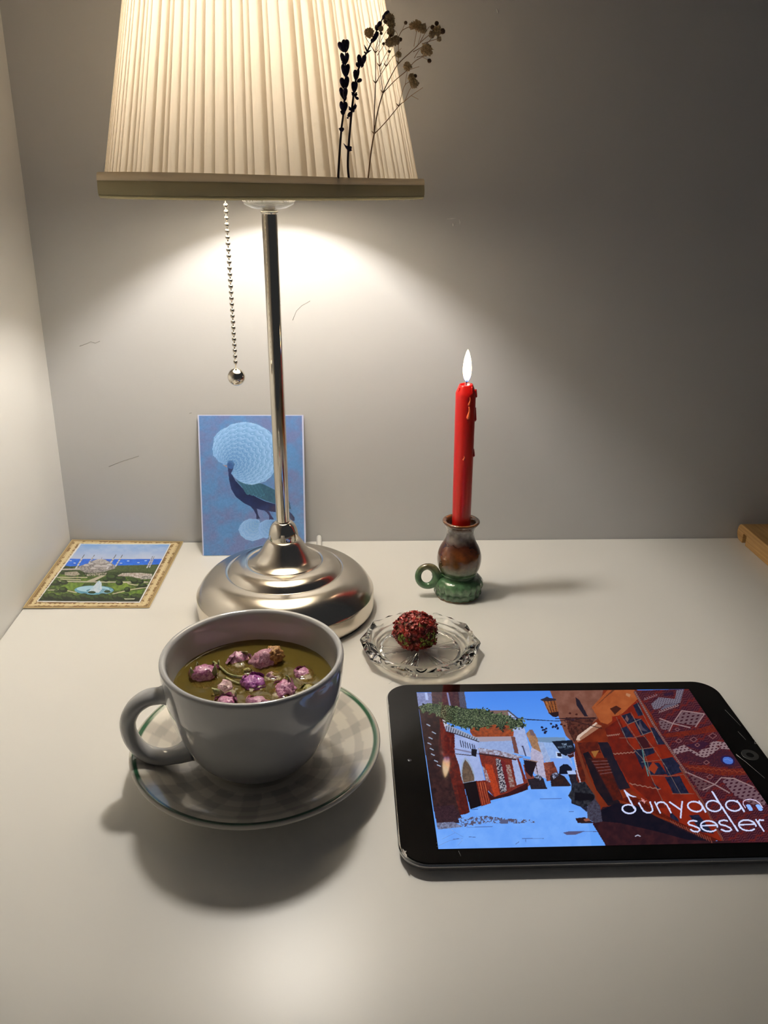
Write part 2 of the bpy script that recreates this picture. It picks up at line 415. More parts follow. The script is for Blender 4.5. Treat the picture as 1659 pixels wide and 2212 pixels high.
    P([(1025, 755), (1075, 750), (1135, 965), (1070, 985)], (165, 182, 225), (150, 165, 212))
    P([(800, 1035), (872, 1095), (1000, 1050), (1170, 960), (1172, 1030), (1000, 1085), (870, 1115), (835, 1125)], (62, 24, 26), (45, 20, 24))
    P([(720, 645), (900, 668), (1135, 728), (1060, 748), (900, 712), (735, 692)], (180, 190, 220), (120, 100, 110), .3)
    cv.line([(735, 700), (900, 722), (1060, 752)], 14, (60, 36, 40))
    P([(1132, 755), (1255, 770), (1205, 915), (1150, 860)], (32, 22, 30))
    cv.line([(1240, 770), (1258, 880)], 7, (60, 40, 45)); cv.line([(1130, 745), (1258, 772)], 9, (150, 120, 110))
    # ground
    P([(345, 1340), (560, 1270), (650, 1232), (840, 1150), (1170, 1025), (1600, 975), (1700, 1230), (1760, 1700), (360, 1600)], (104, 160, 246), (116, 170, 250), .05)
    P([(318, 1185), (500, 1165), (560, 1250), (600, 1330), (350, 1335)], (66, 42, 50), (40, 26, 34), .7)
    P([(350, 1330), (500, 1320), (590, 1365), (360, 1390)], (130, 140, 175), (90, 90, 115), .4)
    P([(540, 1285), (800, 1265), (1000, 1290), (1240, 1300), (1235, 1325), (1000, 1335), (800, 1330), (600, 1365), (560, 1340)], (84, 78, 100), (112, 165, 246), .35, thr=.5)
    P([(910, 1300), (1000, 1298), (990, 1335), (930, 1335)], (85, 90, 125))
    for a, b in (((620, 1370), (850, 1362)), ((640, 1455), (700, 1460)), ((500, 1478), (550, 1472)), ((1120, 1470), (1310, 1468)), ((1150, 1475), (1150, 1500)), ((1060, 1520), (1090, 1500)), ((1280, 1110), (1470, 1105)), ((1540, 1225), (1580, 1222)), ((650, 1205), (720, 1206))):
        cv.line([a, b], 6, (80, 110, 175))
    P([(1485, 1415), (1540, 1402), (1659, 1400), (1659, 1410), (1600, 1432), (1520, 1436)], (88, 85, 120))
    # carts and people far off
    P([(1165, 930), (1220, 925), (1260, 890), (1310, 925), (1320, 960), (1345, 1020), (1200, 1022)], (28, 24, 34), (50, 42, 50), .8)
    P([(1225, 910), (1265, 880), (1300, 915), (1280, 940)], (150, 160, 190), (40, 40, 60), .7, thr=.5)
    P([(1370, 900), (1420, 865), (1500, 905), (1560, 990), (1530, 995), (1380, 998)], (66, 44, 40), (26, 22, 32), .6)
    P([(1385, 880), (1440, 865), (1450, 895), (1400, 930)], (170, 180, 215), (60, 60, 80), .7, thr=.45)
    P([(1525, 860), (1600, 850), (1645, 950), (1560, 975)], (24, 22, 32), (50, 45, 55), .8)
    P([(1520, 855), (1590, 850), (1610, 885), (1530, 885)], (170, 190, 235))
    P([(1560, 975), (1600, 960), (1700, 960), (1700, 1230), (1640, 1180), (1560, 1150)], (46, 48, 66), (24, 22, 34), .3)
    # vine
    vine = [(185, 265), (280, 235), (500, 262), (600, 285), (780, 290), (860, 330), (1000, 350), (1060, 390), (1120, 375), (1140, 460), (1060, 455), (1010, 475), (985, 400), (940, 490), (880, 430), (740, 465), (640, 455), (600, 465), (520, 440), (440, 410), (330, 330), (200, 300)]
    P(vine, (30, 44, 34), (76, 92, 62), .6)
    i = cv.mask(vine); k = fbm(cv.X[i], cv.Y[i], .9, 5, 2) > .62; cv.put(i[k], (128, 140, 108))
    k = fbm(cv.X[i], cv.Y[i], .8, 9, 2) < .36; cv.put(i[k], (22, 26, 30))
    rv = random.Random(21)
    for q in range(150):
        k = rv.randrange(len(vine)-1); f = rv.random(); x = vine[k][0]*(1-f)+vine[k+1][0]*f; y = vine[k][1]*(1-f)+vine[k+1][1]*f
        cv.ell(x+rv.uniform(-22, 22), y+rv.uniform(-14, 22), rv.uniform(6, 15), rv.uniform(4, 9), rv.choice([(34, 48, 36), (26, 34, 34), (78, 94, 62), (108, 122, 88), (50, 66, 46)]), rot=rv.uniform(0, 3))
    cv.line([(1000, 365), (1180, 385), (1450, 402)], 6, (34, 40, 70))
    for a in ((1300, 460), (1320, 480), (1335, 495), (1325, 510), (1400, 450), (1430, 445), (1440, 470), (1380, 425)): cv.ell(a[0], a[1], 11, 9, (30, 30, 60))
    # right hand wall
    cv.T = T6
    P([(160, 62), (760, 55), (1200, 400), (1300, 1130), (540, 1142), (455, 1000), (470, 880), (400, 780), (345, 690), (330, 500), (335, 420), (270, 380), (215, 230), (185, 120)], (112, 42, 24), (140, 56, 28), .04)
    P([(160, 62), (530, 58), (500, 180), (490, 260), (350, 395), (330, 440), (272, 382), (215, 232), (190, 130)], (150, 108, 92), (132, 88, 72), .08)
    P([(270, 250), (480, 250), (430, 330), (350, 395), (330, 430), (290, 350)], (105, 62, 50), (60, 34, 32), .3)
    P([(450, 180), (560, 60), (745, 58), (775, 130), (700, 200), (640, 235), (560, 300), (510, 285)], (172, 92, 48), (190, 108, 58), .06)
    P([(560, 100), (610, 60), (590, 60), (500, 150), (460, 190)], (115, 62, 40))
    P([(575, 190), (620, 168), (655, 190), (610, 232)], (75, 36, 28)); P([(690, 80), (720, 90), (710, 110), (685, 95)], (200, 150, 110))
    P([(345, 405), (470, 290), (520, 312), (400, 395), (352, 425)], (178, 135, 108))
    P([(340, 410), (352, 380), (480, 285), (490, 292), (365, 395), (372, 412)], (205, 180, 165))
    P([(338, 108), (365, 130), (425, 245), (400, 245), (345, 165)], (34, 28, 40))
    P([(330, 430), (490, 420), (512, 500), (420, 500), (400, 700), (350, 700)], (108, 40, 26), (80, 30, 26), .2)
    cv.line([(340, 430), (400, 620), (470, 800), (490, 880)], 20, (125, 62, 40)); cv.line([(320, 490), (350, 640), (380, 740)], 9, (190, 180, 195))
    P([(388, 505), (425, 490), (520, 640), (600, 780), (650, 860), (560, 870), (480, 760), (440, 650)], (20, 18, 28), (34, 22, 28), .1)
    P([(490, 425), (560, 425), (640, 560), (715, 745), (640, 760), (560, 600)], (24, 22, 36), (34, 26, 36), .1)
    P([(440, 540), (548, 535), (620, 720), (662, 825), (600, 832), (520, 690)], (96, 34, 24), (70, 28, 24), .2)
    P([(445, 490), (500, 482), (470, 535)], (170, 120, 60))
    cv.line([(440, 540), (600, 835)], 6, (60, 30, 34)); cv.line([(548, 535), (662, 828)], 6, (60, 30, 34))
    for k in range(5): cv.line([(452+k*14, 560+k*22), (556+k*8, 556+k*20)], 6, (120, 80, 80))
    cv.line([(0, 268), (200, 276), (330, 268)], 3.5, (36, 40, 70))
    cv.line([(200, 260), (480, 258)], 6, (42, 26, 34)); cv.line([(230, 275), (300, 268), (520, 330)], 5, (50, 28, 34)); cv.arc(280, 275, 16, 12, 0, 6.28, 4, (50, 32, 40))
    for a in ((105, 320), (112, 340), (125, 355), (135, 330), (180, 320), (200, 318), (215, 325), (205, 305)): cv.ell(a[0], a[1], 8, 7, (26, 26, 60))
    for a in ((240, 300), (262, 310), (290, 330), (320, 300), (330, 320), (300, 350), (345, 230), (300, 222)): cv.ell(a[0], a[1], 9, 7, (78, 38, 34))
    P([(113, 132), (200, 130), (218, 212), (152, 222)], (140, 84, 46), (175, 110, 60), .5)
    for k in range(4): cv.line([(122+k*23, 134), (157+k*17, 220)], 5, (60, 34, 32))
    P([(93, 125), (125, 114), (140, 104), (158, 114), (203, 120), (206, 131), (150, 138), (105, 134)], (46, 40, 52))
    P([(150, 220), (220, 210), (222, 240), (200, 250), (180, 245)], (42, 26, 32))
    # carpet with diamonds
    P([(590, 245), (650, 235), (770, 120), (800, 130), (862, 310), (1010, 520), (1062, 610), (1190, 830), (1345, 1112), (1250, 1105), (1050, 1000), (900, 890), (720, 760), (600, 520)], (150, 46, 24), (128, 38, 24), .06)
    P([(540, 330), (640, 260), (720, 450), (830, 620), (960, 880), (900, 890), (760, 760), (700, 700), (600, 520)], (122, 36, 24), (98, 30, 24), .08)
    NV = (22, 24, 44)
    for pl in ([(735, 165), (775, 145), (805, 235), (770, 242)], [(655, 238), (715, 218), (752, 282), (700, 300)], [(742, 258), (790, 262), (862, 352), (792, 382), (745, 290)], [(648, 330), (690, 312), (742, 390), (680, 392)],
               [(850, 320), (885, 325), (965, 440), (900, 442)], [(735, 480), (880, 462), (882, 500), (800, 532), (820, 560), (800, 620)], [(925, 545), (1005, 528), (1085, 630), (970, 662)], [(800, 562), (912, 570), (968, 650), (850, 655)],
               [(950, 668), (1052, 662), (1118, 785), (1008, 782)], [(1115, 935), (1180, 930), (1285, 1062), (1200, 1052)], [(985, 905), (1040, 960), (1050, 990), (985, 950)], [(860, 700), (930, 760), (890, 745)]):
        P(pl, NV, (34, 36, 58), .2)
    P([(750, 392), (822, 385), (852, 460), (790, 472)], (62, 26, 34)); P([(870, 462), (900, 455), (930, 530), (895, 520)], (150, 48, 24))
    P([(690, 235), (705, 262), (698, 285), (680, 262)], (120, 95, 95)); P([(780, 275), (800, 320), (835, 350), (800, 345), (772, 330)], (70, 62, 76))
    P([(870, 562), (905, 600), (880, 648), (835, 610)], (160, 62, 34))
    LC = (140, 120, 108)
    for pl in ([(620, 250), (700, 430), (800, 540), (850, 650), (950, 870)], [(650, 235), (745, 380), (800, 470), (830, 560), (850, 650)], [(720, 215), (800, 370), (870, 460), (960, 600), (1060, 790)], [(760, 140), (850, 320), (905, 440)], [(640, 395), (740, 395), (860, 352)], [(760, 478), (880, 462)],
               [(790, 565), (925, 550)], [(850, 655), (970, 662), (1080, 650)], [(1000, 785), (1150, 785)], [(700, 300), (790, 262)]):
        cv.line(pl, 4, LC, .75)
    cv.line([(798, 480), (812, 560), (838, 660)], 7, (80, 120, 120))
    for x0, y0, x1, y1 in ((555, 380, 640, 370), (600, 508, 745, 495), (710, 715, 920, 755)):
        cv.line([(x0+(x1-x0)*k/12, y0+(y1-y0)*k/12+(4 if k % 2 else -4)) for k in range(13)], 6, (165, 125, 110))
    # kilim on the right
    P([(750, 62), (1130, 52), (1680, 880), (1690, 1120), (1690, 1300), (1200, 1300), (1340, 1115), (1200, 830), (1010, 520), (860, 230)], (82, 32, 40), (62, 26, 44), .12)
    i = cv.mask([(750, 62), (1130, 52), (1680, 880), (1690, 1120), (1340, 1115), (1200, 830), (1010, 520), (860, 230)])
    a = (cv.X[i]*.555+cv.Y[i]*.83); b = (cv.X[i]*.90-cv.Y[i]*.44)
    z = np.abs(((b/9.0) % 2)-1)*5
    k = ((a+z) % 5.2) < 1.2; cv.put(i[k], (118, 70, 78), a=.75)
    k = (((a-z*1.2) % 27) < 4.5); cv.put(i[k], (118, 38, 34), a=.7)
    cv.T = T7; GR = (128, 104, 112)
    def dots(pl, col, col2, p=26):
        P(pl, col)
        j = cv.mask(pl); aa = (cv.X[j]-cv.T[0])/cv.T[2]; bb = (cv.Y[j]-cv.T[1])/cv.T[2]
        aa, bb = aa+.35*bb, bb+.12*aa
        kk = ((aa % (p*1.7)) < p*.8) & ((bb % (p*1.15)) < p*.55); cv.put(j[kk], col2)
    P([(370, 600), (780, 545), (980, 480), (1060, 570), (760, 612), (400, 650)], (128, 46, 30), (98, 34, 32), .5)
    P([(600, 985), (900, 1000), (1150, 1040), (1400, 1030), (1450, 1110), (1100, 1125), (700, 1060)], (128, 50, 30), (98, 32, 34), .5)
    P([(640, 740), (860, 690), (940, 720), (830, 800), (700, 770)], (52, 24, 44)); P([(530, 860), (690, 815), (890, 910), (1010, 840), (1080, 795), (1230, 830), (1340, 980), (1200, 1030), (900, 960), (640, 940)], (56, 28, 46), (86, 40, 50), .5)
    dots([(225, 225), (320, 140), (520, 160), (540, 50), (632, 42), (580, 215), (400, 228), (320, 285), (255, 295)], (112, 104, 118), (48, 30, 50), 17)
    P([(370, 100), (500, 70), (500, 105), (400, 125)], (44, 24, 46)); P([(400, 235), (560, 215), (500, 255), (330, 300)], (90, 84, 100))
    dots([(600, 325), (868, 352), (785, 498), (515, 460)], (104, 80, 86), (62, 26, 40), 36)
    dots([(310, 425), (472, 462), (432, 560), (340, 535)], (104, 82, 88), (62, 26, 40), 27)
    dots([(480, 805), (622, 735), (700, 790), (800, 842), (830, 800), (940, 775), (940, 722), (1000, 690), (1170, 712), (1222, 800), (1100, 788), (1050, 792), (990, 840), (890, 902), (790, 880), (690, 812), (515, 862)], (136, 112, 116), (70, 34, 50), 28)
    dots([(1090, 1190), (1150, 1160), (1240, 1160), (1420, 1230), (1700, 1480), (1500, 1500), (1250, 1380)], (110, 84, 92), (62, 26, 44), 38)
    dots([(680, 1110), (760, 1140), (980, 1250), (900, 1330), (800, 1300)], (106, 78, 84), (62, 26, 40), 34)
    for pl in ([(330, 408), (490, 470), (700, 522)], [(445, 565), (490, 470), (600, 310), (880, 350), (770, 510)], [(650, 1080), (1000, 1235), (1180, 1340)], [(860, 1300), (1000, 1235), (1080, 1150), (1240, 1160), (1480, 1270)]):
        cv.line(pl, 15, (140, 112, 114))
    for cx, cy, s_ in ((980, 625, 50), (745, 672, 45), (560, 690, 38), (790, 740, 30), (900, 960, 36), (545, 545, 28), (940, 1140, 38), (1050, 760, 22)):
        cv.line([(cx-s_, cy), (cx, cy-s_*.7), (cx+s_, cy), (cx, cy+s_*.7), (cx-s_, cy)], 10, (132, 92, 96))
        cv.line([(cx-s_*.4, cy), (cx, cy-s_*.3), (cx+s_*.4, cy), (cx, cy+s_*.3), (cx-s_*.4, cy)], 7, (60, 24, 38))
    for k in range(9): cv.line([(330+k*28-10, 325-k*10-16), (330+k*28+8, 322-k*10), (330+k*28-12, 322-k*10+14)], 7, (145, 120, 122))
    for k in range(6): cv.line([(150+k*28-10, 165-k*10-16), (150+k*28+8, 162-k*10), (150+k*28-12, 162-k*10+14)], 7, (125, 100, 108))
    for k in range(12): cv.line([(640+k*64, 1020+k*6), (672+k*64, 985+k*6+20), (700+k*64, 1020+k*6+10)], 7, (150, 72, 50))
    cv.ell(1162, 935, 92, 62, (40, 26, 66), rot=.3); cv.ell(1165, 935, 66, 44, (72, 108, 190), rot=.3); cv.line([(1120, 925), (1160, 915), (1200, 940), (1220, 935)], 8, (100, 130, 205))
    bd = [(25, 75), (110, 230), (250, 480), (420, 745), (560, 955), (650, 1085)]
    cv.line(bd, 34, (92, 40, 44)); cv.line(bd, 22, (146, 116, 112))
    for (xa, ya), (xb, yb) in zip(bd[:-1], bd[1:]):
        n = int(math.hypot(xb-xa, yb-ya)/24)
        for k in range(n): cv.ell(xa+(xb-xa)*k/n, ya+(yb-ya)*k/n, 6, 6, (78, 30, 40))
    cv.T = T6; cv.line([(1055, 600), (1200, 830), (1345, 1110)], 12, (138, 86, 72)); cv.line([(1055, 600), (1200, 830), (1345, 1110)], 3, (80, 30, 34))
    # shade at the foot of the wall and pavement
    P([(455, 1000), (520, 880), (700, 860), (830, 920), (1000, 990), (1120, 1050), (1290, 1112), (1400, 1112), (1400, 1200), (545, 1200), (540, 1142)], (48, 26, 36), (66, 34, 40), .1)
    P([(510, 900), (620, 850), (760, 868), (900, 950), (1100, 1050), (1240, 1112), (1100, 1105), (900, 1050), (640, 990), (520, 980)], (16, 15, 28), (24, 18, 30), .1)
    P([(640, 830), (760, 870), (960, 960), (1250, 1110), (1330, 1112), (1050, 985), (900, 905), (720, 790)], (108, 34, 20), (80, 26, 20), .2)
    for k in range(16): cv.line([(985+k*18, 968+k*8), (1000+k*18, 990+k*9)], 4, (150, 90, 75))
    P([(285, 800), (330, 715), (400, 700), (470, 800), (470, 850), (440, 875), (400, 875), (330, 860)], (52, 54, 62), (24, 24, 32), .25)
    P([(330, 775), (460, 790), (470, 830), (330, 835)], (18, 16, 24))
    P([(415, 880), (468, 818), (505, 870), (520, 980), (470, 990), (418, 960)], (70, 70, 88), (52, 46, 60), .4)
    P([(335, 958), (400, 950), (440, 975), (470, 992), (350, 992)], (52, 34, 36)); P([(390, 965), (420, 955), (440, 975), (400, 980)], (165, 110, 90))
    cv.line([(745, 1082), (762, 1074), (780, 1082)], 7, (165, 165, 185)); cv.line([(250, 1060), (330, 1050), (480, 1050)], 4, (80, 85, 130))
    # hanging sign
    cv.T = TS
    P([(400, 350), (1140, 300), (1250, 700), (1190, 760), (900, 880), (720, 790)], (24, 30, 46), (18, 24, 38), 1.0)
    P([(960, 870), (1180, 700), (1200, 900), (1050, 960)], (70, 30, 34))
    SG = (120, 140, 165)
    for pl in ([(755, 440), (815, 440)], [(785, 440), (800, 495)], [(830, 440), (845, 495)], [(860, 438), (875, 492)], [(835, 467), (870, 465)], [(890, 436), (905, 488)], [(890, 436), (925, 434)], [(895, 460), (925, 458)], [(905, 488), (935, 486)]): cv.line(pl, 18, SG)
    for k, ch in enumerate('MEDINA ENGL'):
        if ch == ' ': continue
        x = 620+k*48; y = 590-k*4
        cv.line([(x, y-45), (x+14, y+8)], 16, SG, .8)
        if ch in 'MNA': cv.line([(x+24, y-45), (x+34, y+8)], 14, SG, .7); cv.line([(x+4, y-35), (x+30, y-5)], 12, SG, .6)
        if ch in 'EDGL': cv.line([(x+12, y+6), (x+34, y+4)], 14, SG, .7)
        if ch in 'EDG': cv.line([(x, y-45), (x+22, y-46)], 14, SG, .7)
    cv.line([(860, 630), (1030, 610)], 14, (70, 80, 100)); cv.line([(960, 825), (1060, 840), (1150, 795)], 16, (150, 150, 175))
    dk = (cv.X > 1190) & (cv.c[:, 2] < cv.c[:, 0]*.8); cv.c[dk] *= np.array([.86, .80, .80])
    # title lettering
    cv.T = TL; WH = (205, 214, 250); w = 16; L_ = cv.line; A_ = cv.arc
    L_([(152, 95), (262, 300)], w, WH); P([(140, 82), (160, 95), (215, 140), (278, 160), (240, 163), (190, 145), (165, 120)], WH)
    A_(195, 290, 70, 46, 0, 6.29, w, WH, .12)
    L_([(300, 225), (332, 282), (352, 312), (385, 328), (420, 328), (445, 308), (440, 275), (418, 215)], w, WH)
    L_([(305, 205), (385, 203)], 6, (215, 150, 150)); L_([(330, 175), (345, 195), (360, 230)], 7, (215, 150, 150)); L_([(365, 215), (350, 185)], 5, (215, 150, 150)); P([(325, 190), (355, 185), (362, 212), (340, 215)], (205, 140, 140))
    L_([(470, 215), (525, 330)], w, WH); L_([(488, 245), (500, 222), (530, 214), (562, 218), (595, 245), (620, 290), (635, 328)], w, WH)
    L_([(625, 215), (745, 300)], w, WH); L_([(755, 210), (745, 300), (738, 380)], w, WH)
    A_(890, 262, 78, 52, 0, 6.29, w, WH, .25); L_([(935, 205), (965, 255), (1000, 318)], w, WH)
    A_(1085, 255, 80, 56, 0, 6.29, w, WH, .22); L_([(1070, 103), (1180, 280), (1335, 520)], w+1, WH)
    A_(1290, 252, 80, 54, 0, 6.29, w, WH, .25); L_([(1330, 200), (1365, 250), (1402, 312)], w, WH)
    L_([(1415, 275), (1392, 235), (1395, 205), (1425, 186), (1475, 182), (1525, 195), (1565, 225), (1598, 272)], 9, (215, 195, 225))
    for dx in (0, 103): P([(1420+dx, 245), (1438+dx, 236), (1462+dx, 240), (1480+dx, 262), (1495+dx, 295), (1482+dx, 305), (1458+dx, 304), (1442+dx, 285)], (140, 180, 250))
    L_([(905, 418), (870, 410), (830, 418), (815, 436), (830, 455), (880, 470), (925, 490), (940, 512), (915, 530), (872, 525), (842, 508)], w, WH)
    A_(1035, 470, 88, 56, .55, 6.2, w, WH, .15); L_([(960, 465), (1110, 460)], w-2, WH)
    L_([(1225, 412), (1190, 405), (1150, 415), (1138, 432), (1155, 452), (1210, 465), (1255, 488), (1270, 508), (1240, 525), (1200, 522), (1165, 505)], w, WH)
    A_(1435, 460, 90, 56, .55, 6.2, w, WH, .15); L_([(1355, 455), (1508, 447)], w-2, WH)
    L_([(1525, 400), (1605, 518)], w, WH); L_([(1560, 445), (1550, 420), (1562, 402), (1602, 405)], w, WH)
    SCR = attr_mat('lit_screen', .04, emit=SCREEN_EMIT)
    cv.mesh('screen', lambda u, v: (u*SW, -v*SH, np.full_like(u, ZT+.00012)), SCR, t)
SCREEN_EMIT = 1.0
tablet()

# ------------------------------------------------------------------ blue bird card leaning on the wall
def bird_card():
    cv = Canvas([(428, 897), (653, 897.5), (661, 1203), (438, 1201)], 300, 400)
    cv.T = (400, 860, .18083); P = cv.poly
    n = fbm(cv.X, cv.Y, .035, 3, 4)[:, None]; n = np.clip((n-.35)/.3, 0, 1)
    n2 = fbm(cv.X, cv.Y, .35, 8, 3)[:, None]-.5
    cv.c[:] = ((1-n)*np.array([88, 132, 176])+n*np.array([106, 120, 160]))/255 + n2*.08
    def fluff(outline, F, Cc, R_, K, nn, hi, lo):
        i = cv.mask(outline); f = np.array(cv.tr([F])[0]); c = np.array(cv.tr([Cc])[0]); R_ = R_*cv.T[2]
        px, py = cv.X[i]-f[0], cv.Y[i]-f[1]; dx, dy = c-f
        A = dx*dx+dy*dy-R_*R_; B = -2*(px*dx+py*dy); D = px*px+py*py
        t = (-B-np.sqrt(np.maximum(B*B-4*A*D, 0)))/(2*A); t = np.clip(np.abs(t), 0, 1.3)
        th = np.arctan2(py-t*dy, px-t*dx)
        g = (t**.75)*K; r0 = np.floor(g)
        sc = .50*np.abs(np.sin(th*nn*(.45+.55*np.clip(t, 0, 1.1))+1.57*r0)); g2 = g+sc-.3; fr = g2-np.floor(g2)
        s = np.clip(fr, 0, 1)**1.2
        s = np.where(fr < .12, 0*s-.08, s)
        k = np.clip(t, 0, 1)[:, None]
        base = np.array(lo)*(1-.55*k)+np.array(hi)*(.55*k)
        col = base*(1-s[:, None])+(np.array(hi)*(.85+.15*k))*s[:, None]
        cv.c[i] = col/255
    BD = (26, 36, 70)
    body = [(500, 790), (520, 760), (560, 770), (575, 830), (548, 900), (600, 990), (700, 1100), (850, 1190), (950, 1240), (1105, 1285), (1200, 1330), (1270, 1400), (1302, 1440), (1300, 1482), (1265, 1478), (1230, 1420), (1105, 1378), (900, 1345), (780, 1302), (700, 1262), (600, 1180), (548, 1090), (522, 980), (512, 880)]
    P(body, BD, (34, 46, 84), .08)
    P([(1000, 1290), (1105, 1300), (1200, 1340), (1200, 1400), (1000, 1350)], (52, 44, 66), BD, .1)
    P([(600, 975), (700, 1035), (850, 1015), (920, 1030), (1080, 1110), (1240, 1250), (1260, 1340), (1105, 1285), (960, 1235), (830, 1175), (700, 1090)], (42, 78, 98), (54, 92, 108), .2)
    for k in range(5): cv.line([(860+k*60, 1060+k*26), (900+k*70, 1160+k*32)], 5, (36, 66, 88), .6)
    for r in range(5):
        for k in range(6):
            x = 650+r*48+k*16; y = 1000+k*26+r*10
            if y < 1180 and x < 915: cv.ell(x+10, y+8, 26, 18, (70, 118, 134), rot=.6); cv.ell(x+6, y+4, 24, 16, (50, 90, 108), rot=.6)
    P([(445, 798), (500, 806), (502, 832)], (165, 135, 135))
    P([(775, 1300), (850, 1325), (865, 1400), (892, 1450), (845, 1452), (842, 1400), (815, 1345)], (34, 44, 78)); P([(930, 1345), (995, 1362), (1020, 1410), (1055, 1460), (1000, 1462), (995, 1410), (965, 1370)], (50, 50, 84))
    HI = (172, 212, 242); LO = (72, 126, 184)
    fluff([(845, 1455), (760, 1448), (690, 1480), (650, 1530), (632, 1580), (660, 1650), (720, 1700), (800, 1720), (880, 1700), (930, 1680), (900, 1560), (880, 1470)], (865, 1475), (770, 1585), 150, 8, 5, (165, 204, 238), (105, 155, 208))
    fluff([(1020, 1460), (950, 1465), (890, 1500), (868, 1560), (880, 1640), (940, 1685), (1020, 1700), (1100, 1690), (1150, 1600), (1120, 1480)], (1035, 1475), (1000, 1585), 150, 8, 5, (160, 200, 238), (100, 150, 205))
    fluff([(500, 790), (462, 805), (430, 772), (395, 760), (365, 712), (335, 690), (328, 600), (338, 540), (345, 470), (385, 420), (430, 378), (500, 350), (540, 318), (620, 300), (700, 288), (780, 298), (850, 318), (920, 350), (985, 390), (1020, 430), (1050, 500), (1065, 580), (1075, 680), (1078, 800), (1050, 890), (1020, 940), (950, 1000), (880, 1020), (800, 1040), (720, 1030), (650, 1000), (600, 960), (575, 935), (545, 900), (570, 850), (560, 775), (525, 765)], (545, 815), (705, 665), 385, 11, 11, HI, LO)
    P([(498, 790), (515, 750), (555, 745), (590, 790), (570, 840), (545, 850), (505, 830)], (60, 100, 150), (44, 76, 120), .2, a=.8)
    e = (cv.u < .012) | (cv.u > .985) | (cv.v < .006); cv.c[e] = np.array([205, 208, 222])/255
    m = attr_mat('blue_print', .35)
    t = empty('art_card', (.188, -.02, 0)); tag(t, 'blue art card of a crested bird, leaning upright on the wall behind the lamp', 'postcard')
    A, B = Vector((.1379, -.0346, .0004)), Vector((.2394, -.0345, .0004)); Tz = .1345; off = Vector(t.location)
    TLc, TRc = Vector((.1372, -.0032, Tz)), Vector((.2384, -.0032, Tz))
    def fn(u, v):
        out = []
        for k in range(3):
            out.append((TLc[k]*(1-u)+TRc[k]*u)*(1-v)+(A[k]*(1-u)+B[k]*u)*v-off[k])
        return out
    cv.mesh('printed_face', fn, m, t, gain=np.array([1.0, 1.05, 1.25])*.95)
    PAPER = mat('card_stock', (.75, .75, .77, 1), .6)
    bm = bmesh.new(); nrm = (B-A).cross(TLc-A).normalized(); nrm = -nrm if nrm.y < 0 else nrm
    e0 = [TLc-off, TRc-off, B-off, A-off]; ins = .00012
    v1 = [bm.verts.new(p+nrm*ins) for p in e0]; v2 = [bm.verts.new(p+nrm*.0006) for p in e0]
    bm.faces.new(v1); bm.faces.new(v2[::-1])
    for i in range(4): bm.faces.new((v1[i], v1[(i+1) % 4], v2[(i+1) % 4], v2[i]))
    link_bm('card_back', bm, PAPER, t, sm=False)
bird_card()

